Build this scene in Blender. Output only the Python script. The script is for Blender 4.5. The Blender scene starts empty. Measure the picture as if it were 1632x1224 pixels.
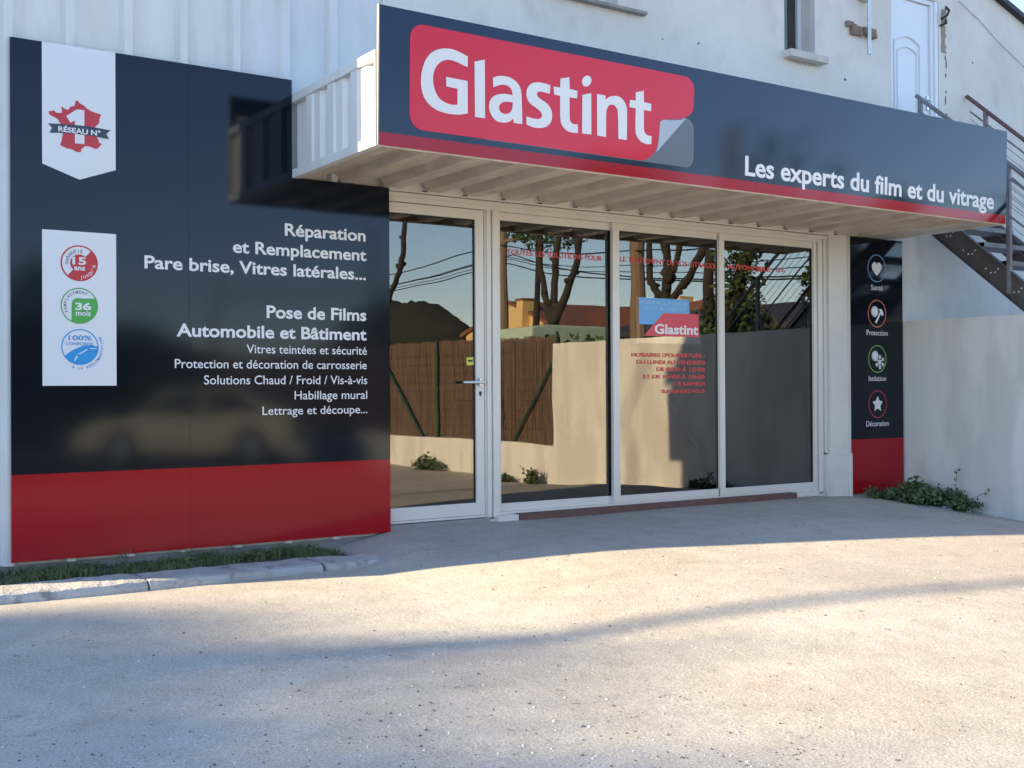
import bpy, bmesh, math, random
from mathutils import Vector, Matrix, noise
from math import sin, cos, pi, radians, sqrt
random.seed(7)
S = bpy.context.scene
COL = S.collection

# ------------------------------------------------------------------ camera, sky, sun, exposure
cd = bpy.data.cameras.new('camera'); cam = bpy.data.objects.new('camera', cd); COL.objects.link(cam)
cr = Vector((0.832173, -0.55449, -0.00538)); cu = Vector((0.001472, -0.007493, 0.999971)); cf = Vector((0.554514, 0.832157, 0.005419))
m = Matrix((cr, cu, -cf)).transposed().to_4x4(); m.translation = Vector((0, -7.5, 0))
cam.matrix_world = m
cd.sensor_width = 36; cd.lens = 40.42; cd.clip_start = 0.05; cd.clip_end = 3000
S.camera = cam

SUN_EL = radians(19); SX_, SY_ = -1.0, 0.33
az = math.atan2(SX_, SY_)                       # clockwise from +Y
w = bpy.data.worlds.new('World'); S.world = w; w.use_nodes = True
nt = w.node_tree; nt.nodes.clear()
sky = nt.nodes.new('ShaderNodeTexSky'); sky.sky_type = 'NISHITA'; sky.sun_disc = False
sky.sun_elevation = SUN_EL; sky.sun_rotation = az
sky.air_density = 1.0; sky.dust_density = 0.15; sky.ozone_density = 3.2
bg = nt.nodes.new('ShaderNodeBackground'); bg.inputs['Strength'].default_value = 0.125
wo = nt.nodes.new('ShaderNodeOutputWorld')
tint = nt.nodes.new('ShaderNodeMix'); tint.data_type = 'RGBA'; tint.blend_type = 'MULTIPLY'; tint.inputs[0].default_value = 1.0
nt.links.new(sky.outputs[0], tint.inputs[6]); tint.inputs[7].default_value = (1.10, 0.985, 0.975, 1)   # white balance of the whole sky
nt.links.new(tint.outputs[2], bg.inputs[0]); nt.links.new(bg.outputs[0], wo.inputs[0])
sl = bpy.data.lights.new('sun', 'SUN'); sl.energy = 4.7; sl.angle = radians(0.6); sl.color = (1.0, 0.79, 0.50)
so = bpy.data.objects.new('sun', sl); COL.objects.link(so)
hd = Vector((SX_, SY_, 0)).normalized() * cos(SUN_EL) + Vector((0, 0, sin(SUN_EL)))
so.rotation_euler = hd.to_track_quat('Z', 'Y').to_euler(); so.location = (-20, 6, 12)
S.view_settings.view_transform = 'Standard'; S.view_settings.look = 'None'
S.view_settings.exposure = 1.94; S.view_settings.gamma = 1; S.view_settings.use_curve_mapping = False

# ------------------------------------------------------------------ helpers
def mat(name, a, b=None, rough=0.7, scale=4, contrast=0.5, bump=0.0, bscale=60, detail=6, metal=0, spec=0.5, coat=0, coatr=0.1,
        b2=0.0, b2scale=3, stretch=(1, 1, 1), emis=None, c=None, cscale=30, cmix=0.5, cpos=(0.45, 0.6)):
    M = bpy.data.materials.new(name); M.use_nodes = True
    t = M.node_tree; P = t.nodes['Principled BSDF']
    P.inputs['Roughness'].default_value = rough; P.inputs['Metallic'].default_value = metal
    P.inputs['Specular IOR Level'].default_value = spec
    P.inputs['Coat Weight'].default_value = coat; P.inputs['Coat Roughness'].default_value = coatr
    tc = t.nodes.new('ShaderNodeTexCoord'); mp = t.nodes.new('ShaderNodeMapping'); mp.inputs['Scale'].default_value = stretch
    t.links.new(tc.outputs['Object'], mp.inputs[0])
    def nz(sc, dt=detail):
        n = t.nodes.new('ShaderNodeTexNoise'); n.inputs['Scale'].default_value = sc; n.inputs['Detail'].default_value = dt
        t.links.new(mp.outputs[0], n.inputs['Vector']); return n
    col = None
    if b is None: P.inputs['Base Color'].default_value = (*a, 1)
    else:
        n = nz(scale); r = t.nodes.new('ShaderNodeValToRGB')
        r.color_ramp.elements[0].position = 0.5 - contrast / 2; r.color_ramp.elements[1].position = 0.5 + contrast / 2
        r.color_ramp.elements[0].color = (*a, 1); r.color_ramp.elements[1].color = (*b, 1)
        t.links.new(n.outputs[0], r.inputs[0]); col = r.outputs[0]
        if c is not None:
            n2 = nz(cscale); r2 = t.nodes.new('ShaderNodeValToRGB')
            r2.color_ramp.elements[0].position = cpos[0]; r2.color_ramp.elements[1].position = cpos[1]
            r2.color_ramp.elements[0].color = (0, 0, 0, 1); r2.color_ramp.elements[1].color = (cmix,) * 3 + (1,)
            t.links.new(n2.outputs[0], r2.inputs[0])
            mx = t.nodes.new('ShaderNodeMix'); mx.data_type = 'RGBA'
            t.links.new(r2.outputs[0], mx.inputs[0]); t.links.new(col, mx.inputs[6]); mx.inputs[7].default_value = (*c, 1)
            col = mx.outputs[2]
        t.links.new(col, P.inputs['Base Color'])
    last = None
    for s_, k in ((bscale, bump), (b2scale, b2)):
        if k:
            bn = t.nodes.new('ShaderNodeBump'); bn.inputs['Strength'].default_value = k; bn.inputs['Distance'].default_value = 0.01 if s_ == bscale else 0.03
            t.links.new(nz(s_, 5 if s_ == bscale else 1).outputs[0], bn.inputs['Height'])
            if last: t.links.new(last, bn.inputs['Normal'])
            last = bn.outputs[0]
    if last:
        t.links.new(last, P.inputs['Normal'])
        if coat: t.links.new(last, P.inputs['Coat Normal'])
    if emis: P.inputs['Emission Color'].default_value = (*emis[0], 1); P.inputs['Emission Strength'].default_value = emis[1]
    return M

class MB:
    """collects faces, builds one mesh object"""
    def __init__(s): s.v = []; s.f = []
    def add(s, vs, fs):
        k = len(s.v); s.v += [tuple(p) for p in vs]; s.f += [tuple(i + k for i in f) for f in fs]; return s
    def box(s, x0, x1, y0, y1, z0, z1):
        return s.add([(x0,y0,z0),(x1,y0,z0),(x1,y1,z0),(x0,y1,z0),(x0,y0,z1),(x1,y0,z1),(x1,y1,z1),(x0,y1,z1)],
                     [(0,3,2,1),(4,5,6,7),(0,1,5,4),(1,2,6,5),(2,3,7,6),(3,0,4,7)])
    def prism(s, poly, y0, y1):
        """poly in (x,z), extruded from y0 (front) to y1"""
        n = len(poly)
        s.add([(x, y0, z) for x, z in poly] + [(x, y1, z) for x, z in poly],
              [tuple(range(n)), tuple(range(2*n-1, n-1, -1))] + [(i, i+n, (i+1) % n + n, (i+1) % n) for i in range(n)])
        return s
    def extr(s, poly, axis, a0, a1):
        """poly of 2D points extruded along axis"""
        def P(p, a): return (a, p[0], p[1]) if axis == 'x' else (p[0], a, p[1]) if axis == 'y' else (p[0], p[1], a)
        n = len(poly)
        return s.add([P(p, a0) for p in poly] + [P(p, a1) for p in poly],
              [tuple(range(n)), tuple(range(2*n-1, n-1, -1))] + [(i, i+n, (i+1) % n + n, (i+1) % n) for i in range(n)])
    def tube(s, path, rad, n=8, cap=True):
        path = [Vector(p) for p in path]
        if not isinstance(rad, (list, tuple)): rad = [rad] * len(path)
        k = len(s.v); N = len(path); prev = None
        for i, p in enumerate(path):
            d = (path[min(i+1, N-1)] - path[max(i-1, 0)]).normalized()
            if prev is None: a = d.orthogonal().normalized()
            else: a = (prev - d * prev.dot(d)).normalized()
            prev = a; b = d.cross(a)
            for j in range(n):
                t_ = 2*pi*j/n; s.v.append(tuple(p + (a*cos(t_) + b*sin(t_)) * rad[i]))
        for i in range(N-1):
            for j in range(n):
                q = k+i*n+j; r = k+i*n+(j+1) % n
                s.f.append((q, r, r+n, q+n))
        if cap: s.f.append(tuple(k+j for j in range(n-1, -1, -1))); s.f.append(tuple(k+(N-1)*n+j for j in range(n)))
        return s
    def build(s, name, M, parent=None, smooth=False, bevel=0, recalc=True):
        me = bpy.data.meshes.new(name); me.from_pydata(s.v, [], s.f)
        if recalc:
            bm = bmesh.new(); bm.from_mesh(me); bmesh.ops.recalc_face_normals(bm, faces=bm.faces); bm.to_mesh(me); bm.free()
        me.materials.append(M)
        if smooth:
            for p in me.polygons: p.use_smooth = True
        o = bpy.data.objects.new(name, me); COL.objects.link(o)
        if bevel:
            md = o.modifiers.new('bevel', 'BEVEL'); md.width = bevel; md.segments = 2; md.limit_method = 'ANGLE'
        if parent: o.parent = parent; o.matrix_parent_inverse = Matrix.Translation(parent.location).inverted()
        return o

def tag(o, label=None, cat=None, group=None, kind=None):
    if label: o['label'] = label
    if cat: o['category'] = cat
    if group: o['group'] = group
    if kind: o['kind'] = kind
    return o
def thing(name, label, cat, loc=(0, 0, 0), group=None):
    o = bpy.data.objects.new(name, None); COL.objects.link(o); o.location = loc; o.empty_display_size = 0.2
    return tag(o, label, cat, group)
def smooth_poly(pts, per=4):
    """closed outline; points flagged with a third value are corners, others are rounded (Catmull-Rom)"""
    n = len(pts); out = []
    for i in range(n):
        p1, p2 = pts[i], pts[(i+1) % n]; p0, p3 = pts[i-1], pts[(i+2) % n]
        c1, c2 = len(p1) > 2, len(p2) > 2
        out.append((p1[0], p1[1]))
        if c1 and c2: continue
        if c1: p0 = p1
        if c2: p3 = p2
        for k in range(1, per):
            t_ = k / per
            out.append(tuple(0.5*((2*p1[j]) + (-p0[j]+p2[j])*t_ + (2*p0[j]-5*p1[j]+4*p2[j]-p3[j])*t_*t_ + (-p0[j]+3*p1[j]-3*p2[j]+p3[j])*t_**3) for j in (0, 1)))
    return out
def vinyl(name, contours, y, M, parent=None, th=0.0006, label=None):
    """flat shape(s) with holes in the XZ plane at y, facing -Y; contours: list of closed outlines (holes by even-odd)"""
    cu_ = bpy.data.curves.new(name, 'CURVE'); cu_.dimensions = '2D'; cu_.fill_mode = 'BOTH'; cu_.extrude = th / 2
    for c_ in contours:
        sp = cu_.splines.new('POLY'); sp.points.add(len(c_) - 1)
        for i, p in enumerate(c_): sp.points[i].co = (p[0], p[1], 0, 1)
        sp.use_cyclic_u = True
    return _flat(cu_, name, y, M, parent, label)
def _flat(cu_, name, y, M, parent, label, fit=None):
    tmp = bpy.data.objects.new('tmp', cu_); COL.objects.link(tmp)
    dg = bpy.context.evaluated_depsgraph_get()
    me = bpy.data.meshes.new_from_object(tmp.evaluated_get(dg)); bpy.data.objects.remove(tmp)
    if fit:
        x0, x1, z, sz = fit
        xs = [v.co.x for v in me.vertices]; a, b = min(xs), max(xs); k = (x1-x0)/(b-a)
        for v in me.vertices: v.co.x = x0 + (v.co.x-a)*k; v.co.y = z + v.co.y*sz
    for v in me.vertices: v.co = Vector((v.co.x, y - v.co.z, v.co.y))
    me.materials.clear(); me.materials.append(M); me.name = name
    o = bpy.data.objects.new(name, me); COL.objects.link(o)
    if parent: o.parent = parent; o.matrix_parent_inverse = Matrix.Translation(parent.location).inverted()
    if label: o['label'] = label
    return o
CAPH = 0.682
def text(body, x0, x1, z, cap, y, M, parent=None, bold=0.0, name='lettering', label=None):
    cu_ = bpy.data.curves.new(name, 'FONT'); cu_.body = body; cu_.size = 1; cu_.offset = bold; cu_.extrude = 0.0003
    cu_.resolution_u = 4
    return _flat(cu_, name, y, M, parent, label, (x0, x1, z + bold * cap / CAPH * 0.6, cap / (CAPH + 2*bold)))
def arc_text(body, cx, cz, r, a0, a1, h, y, M, parent, inward=False, name='lettering', bold=0.01):
    """letters set round a circle from angle a0 to a1 (degrees, counter-clockwise from +x)"""
    bm = bmesh.new(); n = len(body)
    for i, ch in enumerate(body):
        if ch == ' ': continue
        a = radians(a0 + (a1-a0)*(i/(n-1)))
        cu_ = bpy.data.curves.new('g', 'FONT'); cu_.body = ch; cu_.align_x = 'CENTER'; cu_.offset = bold; cu_.resolution_u = 2
        tmp = bpy.data.objects.new('tmp', cu_); COL.objects.link(tmp)
        me = bpy.data.meshes.new_from_object(tmp.evaluated_get(bpy.context.evaluated_depsgraph_get())); bpy.data.objects.remove(tmp)
        k = h/CAPH; rot = a - pi/2 if not inward else a + pi/2
        for v in me.vertices:
            px, pz = v.co.x*k*0.95, v.co.y*k
            v.co = Vector((cx + r*cos(a) + px*cos(rot) - pz*sin(rot), y, cz + r*sin(a) + px*sin(rot) + pz*cos(rot)))
        bm.from_mesh(me); bpy.data.meshes.remove(me)
    me = bpy.data.meshes.new(name); bm.to_mesh(me); bm.free(); me.materials.append(M)
    o = bpy.data.objects.new(name, me); COL.objects.link(o); o.parent = parent
    o.matrix_parent_inverse = Matrix.Translation(parent.location).inverted()
    return o
def circ(cx, cz, r, n=40, a0=0, a1=360):
    full = abs(a1-a0) >= 360
    return [(cx + r*cos(radians(a0+(a1-a0)*i/(n if full else n-1))), cz + r*sin(radians(a0+(a1-a0)*i/(n if full else n-1)))) for i in range(n)]
def rect(x0, x1, z0, z1): return [(x0, z0), (x1, z0), (x1, z1), (x0, z1)]
def rrect(x0, x1, z0, z1, r, n=8):
    out = []
    for cx, cz, a in ((x1-r, z1-r, 0), (x0+r, z1-r, 90), (x0+r, z0+r, 180), (x1-r, z0+r, 270)):
        out += [(cx + r*cos(radians(a+90*i/n)), cz + r*sin(radians(a+90*i/n))) for i in range(n+1)]
    return out
def sst(a, b, x):
    t_ = max(0, min(1, (x-a)/(b-a))); return t_*t_*(3-2*t_)
def gz(x, y):
    """height of the forecourt"""
    z = -1.02 + 0.02*max(y, -2.4) if y < 0 else -1.02
    if y < -2.4: z += 0.06*max(y+2.4, -4.6)
    left = max(sst(3.95, 3.3, x), sst(5.2, 2.7, x)*sst(-0.15, -1.0, y)); z = z*(1-left) + left*min(z, -1.155 + 0.02*(y+1.2 if y < -1.2 else 0))
    r = sst(8.2, 9.9, x)
    z -= r*(0.07 + 0.12*sst(0, -1.3, y))*sst(-9, -3, y)
    if y < -12 or x < -10 or x > 11 or y > 1: z = min(z, -1.34)
    z += 0.012*(noise.noise(Vector((x*0.8, y*0.8, 0)))) 
    return z

# ------------------------------------------------------------------ materials
M_alu = mat('white_aluminium', (0.64, 0.62, 0.57), (0.69, 0.67, 0.62), rough=0.35, scale=3, spec=0.5)  # slightly warm tone carries bounce light from the sunlit ground
M_clad = mat('painted_cladding', (0.65, 0.65, 0.63), (0.70, 0.70, 0.68), rough=0.42, scale=2.2, contrast=0.4, b2=0.15, b2scale=1.2, stretch=(1, 1, 0.25), c=(0.50,0.49,0.44), cscale=9, cmix=0.25)
M_soff = mat('cream_soffit', (0.58, 0.49, 0.39), (0.68, 0.58, 0.47), rough=0.5, scale=5, stretch=(1, 0.4, 1), c=(0.33,0.27,0.2), cscale=9, cmix=0.35)  # cream warmed further, ground bounce light put into the colour
M_plaster = mat('plaster', (0.62, 0.60, 0.55), (0.73, 0.71, 0.66), rough=0.9, scale=1.6, contrast=0.35, bump=0.35, bscale=45, c=(0.40, 0.38, 0.35), cscale=3.2, cmix=0.45, cpos=(0.52, 0.72), stretch=(1, 1, 0.7))
M_wallw = mat('whitewashed_wall', (0.66, 0.64, 0.59), (0.76, 0.74, 0.69), rough=0.9, scale=1.3, contrast=0.4, bump=0.25, bscale=30, c=(0.45, 0.42, 0.38), cscale=3, cmix=0.4, stretch=(1, 1, 0.3))
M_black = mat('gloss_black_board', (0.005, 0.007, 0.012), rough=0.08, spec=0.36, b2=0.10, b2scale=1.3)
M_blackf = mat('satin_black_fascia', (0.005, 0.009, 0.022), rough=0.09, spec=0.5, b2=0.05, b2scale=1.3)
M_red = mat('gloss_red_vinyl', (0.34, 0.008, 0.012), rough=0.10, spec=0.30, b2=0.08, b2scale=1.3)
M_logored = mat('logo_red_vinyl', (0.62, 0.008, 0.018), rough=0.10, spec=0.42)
for m_ in (M_black, M_blackf, M_red, M_logored): m_.node_tree.nodes['Principled BSDF'].inputs['Specular Tint'].default_value = (0.70, 0.82, 1.0, 1)  # bluish tint puts a bluer sky into the reflections
M_white = mat('white_vinyl', (0.70, 0.71, 0.72), rough=0.3)
M_wtext = mat('white_lettering', (0.72, 0.72, 0.72), rough=0.4)
M_slate = mat('slate_vinyl', (0.10, 0.11, 0.14), rough=0.2)
M_fold = mat('grey_fold_vinyl', (0.38, 0.42, 0.48), rough=0.3)
M_navy = mat('navy_vinyl', (0.02, 0.035, 0.06), rough=0.3)
M_bred = mat('badge_red', (0.50, 0.02, 0.03), rough=0.3)
M_bgreen = mat('badge_green', (0.07, 0.36, 0.06), rough=0.3)
M_bblue = mat('badge_blue', (0.01, 0.27, 0.60), rough=0.3)
M_bgrey = mat('badge_grey', (0.16, 0.17, 0.19), rough=0.3)
M_icy = mat('icon_blue', (0.12, 0.27, 0.50), rough=0.3)
M_ior = mat('icon_orange', (0.60, 0.13, 0.06), rough=0.3)
M_igr = mat('icon_green', (0.20, 0.42, 0.07), rough=0.3)
M_ire = mat('icon_red', (0.42, 0.03, 0.05), rough=0.3)
M_steel = mat('galvanised_steel', (0.14, 0.15, 0.16), (0.24, 0.25, 0.26), rough=0.5, scale=8, metal=0.3, c=(0.16, 0.09, 0.06), cscale=10, cmix=0.4)
M_dsteel = mat('dark_stair_steel', (0.085, 0.075, 0.075), (0.15, 0.14, 0.14), rough=0.5, scale=5, metal=0.3, c=(0.10, 0.06, 0.04), cscale=6, cmix=0.4)
M_bolt = mat('bright_bolt', (0.7, 0.7, 0.7), rough=0.4)
M_pvc = mat('white_pvc', (0.70, 0.73, 0.77), rough=0.35)
M_brick = mat('bare_brick', (0.20, 0.13, 0.10), (0.30, 0.21, 0.17), rough=0.9, scale=20, bump=0.4)
M_rust = mat('rusty_red_rail', (0.10, 0.05, 0.045), (0.16, 0.08, 0.07), rough=0.7, scale=20)
M_conc = mat('rough_concrete', (0.33, 0.32, 0.30), (0.48, 0.47, 0.45), rough=0.95, scale=3, bump=0.7, bscale=50, c=(0.14, 0.13, 0.11), cscale=9, cmix=0.7, cpos=(0.55, 0.68))
M_plinth = mat('grey_plinth', (0.20, 0.20, 0.19), (0.34, 0.33, 0.32), rough=0.95, scale=6, bump=0.5)
M_dark = mat('dark_rubber', (0.02, 0.02, 0.02), rough=0.6)
M_chrome = mat('silver_handle', (0.6, 0.6, 0.6), rough=0.3, metal=0.8)
M_int = mat('shop_interior_wall', (0.14, 0.13, 0.12), rough=0.9)
M_intf = mat('shop_interior_floor', (0.10, 0.095, 0.09), rough=0.5)
M_leafd = mat('dark_green_leaf', (0.025, 0.055, 0.016), (0.07, 0.12, 0.03), rough=0.6, scale=9)
M_leafm = mat('green_leaf', (0.05, 0.085, 0.03), (0.11, 0.15, 0.06), rough=0.55, scale=14)
M_grass = mat('grass_blades', (0.05, 0.085, 0.025), (0.15, 0.17, 0.07), rough=0.7, scale=12)
M_soil = mat('soil', (0.05, 0.045, 0.03), (0.10, 0.09, 0.06), rough=1, scale=10, bump=0.8)
M_bark = mat('bark', (0.020, 0.017, 0.014), (0.05, 0.040, 0.030), rough=0.95, scale=7, bump=0.8, bscale=20)
M_wood = mat('pole_wood', (0.16, 0.11, 0.07), (0.24, 0.17, 0.11), rough=0.9, scale=5, stretch=(4, 4, 0.4))
M_cable = mat('black_cable', (0.01, 0.01, 0.01), rough=0.6)
M_green = mat('green_fence_paint', (0.015, 0.06, 0.04), rough=0.4)
M_reed = mat('reed_brown', (0.075, 0.048, 0.034), (0.16, 0.11, 0.078), rough=0.9, scale=3.0, stretch=(1, 14, 0.7), contrast=0.4, c=(0.07,0.035,0.02), cscale=2, cmix=0.6)
M_yel = mat('yellow_render', (0.62, 0.43, 0.17), (0.68, 0.48, 0.21), rough=0.9, scale=2)
M_tile = mat('clay_tiles', (0.16, 0.06, 0.035), (0.24, 0.10, 0.06), rough=0.9, scale=5, stretch=(1, 6, 1))
M_droof = mat('dark_roof', (0.03, 0.03, 0.035), (0.05, 0.05, 0.06), rough=0.7, scale=3)
M_mint = mat('mint_tank_paint', (0.42, 0.55, 0.42), (0.48, 0.60, 0.48), rough=0.5, scale=2)
M_hill = mat('wooded_hill', (0.007, 0.010, 0.007), (0.022, 0.025, 0.016), rough=1, scale=0.12, bump=1.0, bscale=0.5)
M_farland = mat('rough_ground', (0.10, 0.09, 0.06), (0.18, 0.16, 0.10), rough=1, scale=0.3)
M_rtext = mat('red_glass_lettering', (0.62, 0.05, 0.05), rough=0.5)
M_sblue = mat('sticker_blue', (0.12, 0.36, 0.68), rough=0.4)
M_sred = mat('sticker_red', (0.60, 0.05, 0.08), rough=0.4)
M_spale = mat('sticker_pale', (0.30, 0.52, 0.72), rough=0.4)
M_yst = mat('yellow_sticker', (0.55, 0.55, 0.08), rough=0.4)

def glass_mat(name, tint, refl, gcol=(1, 1, 1), rough=0.0):
    M = bpy.data.materials.new(name); M.use_nodes = True; t = M.node_tree; t.nodes.clear()
    o = t.nodes.new('ShaderNodeOutputMaterial'); mx = t.nodes.new('ShaderNodeMixShader'); mx.inputs[0].default_value = refl
    g = t.nodes.new('ShaderNodeBsdfGlossy'); g.inputs['Roughness'].default_value = rough; g.inputs['Color'].default_value = (*gcol, 1)
    tr = t.nodes.new('ShaderNodeBsdfTransparent'); tr.inputs['Color'].default_value = (*tint, 1)
    tc = t.nodes.new('ShaderNodeTexCoord'); nz = t.nodes.new('ShaderNodeTexNoise'); nz.inputs['Scale'].default_value = 1.6; nz.inputs['Detail'].default_value = 1
    bp_ = t.nodes.new('ShaderNodeBump'); bp_.inputs['Strength'].default_value = 0.25; bp_.inputs['Distance'].default_value = 0.004
    t.links.new(tc.outputs['Object'], nz.inputs['Vector']); t.links.new(nz.outputs[0], bp_.inputs['Height']); t.links.new(bp_.outputs[0], g.inputs['Normal'])
    t.links.new(tr.outputs[0], mx.inputs[1]); t.links.new(g.outputs[0], mx.inputs[2]); t.links.new(mx.outputs[0], o.inputs[0])
    return M
M_glass = glass_mat('tinted_mirror_film_glass', (0.50, 0.49, 0.46), 0.11, (1.0, 0.98, 0.95))
M_glass2 = glass_mat('inner_glass', (0.9, 0.9, 0.9), 0.07)
M_film = glass_mat('clear_film', (0.80, 0.80, 0.80), 0.10)

# forecourt: pale gritty concrete-asphalt
def ground_mat():
    M = bpy.data.materials.new('gritty_pale_asphalt'); M.use_nodes = True; t = M.node_tree; P = t.nodes['Principled BSDF']
    P.inputs['Roughness'].default_value = 0.9; P.inputs['Specular IOR Level'].default_value = 0.25
    tc = t.nodes.new('ShaderNodeTexCoord')
    def nz(sc, dt=4, rg=0.6):
        n = t.nodes.new('ShaderNodeTexNoise'); n.inputs['Scale'].default_value = sc; n.inputs['Detail'].default_value = dt; n.inputs['Roughness'].default_value = rg
        t.links.new(tc.outputs['Object'], n.inputs['Vector']); return n.outputs[0]
    def ramp(i, p0, c0, p1, c1):
        r = t.nodes.new('ShaderNodeValToRGB'); e = r.color_ramp.elements; e[0].position = p0; e[1].position = p1
        e[0].color = (*c0, 1); e[1].color = (*c1, 1); t.links.new(i, r.inputs[0]); return r.outputs[0]
    def mix(f, a, b, mode='MIX'):
        x = t.nodes.new('ShaderNodeMix'); x.data_type = 'RGBA'; x.blend_type = mode
        if isinstance(f, float): x.inputs[0].default_value = f
        else: t.links.new(f, x.inputs[0])
        for s_, v in ((6, a), (7, b)):
            if isinstance(v, tuple): x.inputs[s_].default_value = (*v, 1)
            else: t.links.new(v, x.inputs[s_])
        return x.outputs[2]
    big = ramp(nz(0.7, 5), 0.35, (0.43, 0.395, 0.335), 0.65, (0.51, 0.475, 0.41))
    mid = ramp(nz(5, 6), 0.3, (0.87, 0.87, 0.87), 0.7, (1.07, 1.07, 1.07))
    c = mix(1.0, big, mid, 'MULTIPLY')
    grain = ramp(nz(95, 3, 0.7), 0.3, (0.66, 0.66, 0.66), 0.7, (1.25, 1.25, 1.25))
    c = mix(1.0, c, grain, 'MULTIPLY')
    vo = t.nodes.new('ShaderNodeTexVoronoi'); vo.inputs['Scale'].default_value = 38; t.links.new(tc.outputs['Object'], vo.inputs['Vector'])
    sp = ramp(vo.outputs['Distance'], 0.10, (1, 1, 1), 0.16, (0, 0, 0))
    pick = ramp(nz(3.2, 3), 0.52, (0, 0, 0), 0.66, (0.75, 0.75, 0.75))
    sp = mix(1.0, sp, pick, 'MULTIPLY')
    c = mix(sp, c, (0.12, 0.11, 0.10))
    st = ramp(nz(2.1, 5), 0.62, (0, 0, 0), 0.75, (0.35, 0.35, 0.35))
    c = mix(st, c, (0.30, 0.235, 0.18))
    sx = t.nodes.new('ShaderNodeSeparateXYZ'); t.links.new(tc.outputs['Object'], sx.inputs[0])
    ad = t.nodes.new('ShaderNodeMath'); ad.operation = 'MULTIPLY_ADD'; t.links.new(nz(2.5, 5), ad.inputs[0]); ad.inputs[1].default_value = 0.55; t.links.new(sx.outputs[1], ad.inputs[2])
    dirt = ramp(ad.outputs[0], 0.03, (0, 0, 0), 0.30, (0.30, 0.30, 0.30))      # grime that has gathered along the foot of the building
    c = mix(dirt, c, (0.26, 0.225, 0.20))
    t.links.new(c, P.inputs['Base Color'])
    b1 = t.nodes.new('ShaderNodeBump'); b1.inputs['Strength'].default_value = 0.55; b1.inputs['Distance'].default_value = 0.006
    t.links.new(nz(85, 3, 0.7), b1.inputs['Height'])
    b2 = t.nodes.new('ShaderNodeBump'); b2.inputs['Strength'].default_value = 0.2; b2.inputs['Distance'].default_value = 0.02
    t.links.new(nz(14, 4), b2.inputs['Height']); t.links.new(b1.outputs[0], b2.inputs['Normal'])
    t.links.new(b2.outputs[0], P.inputs['Normal'])
    return M
M_ground = ground_mat()

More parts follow.
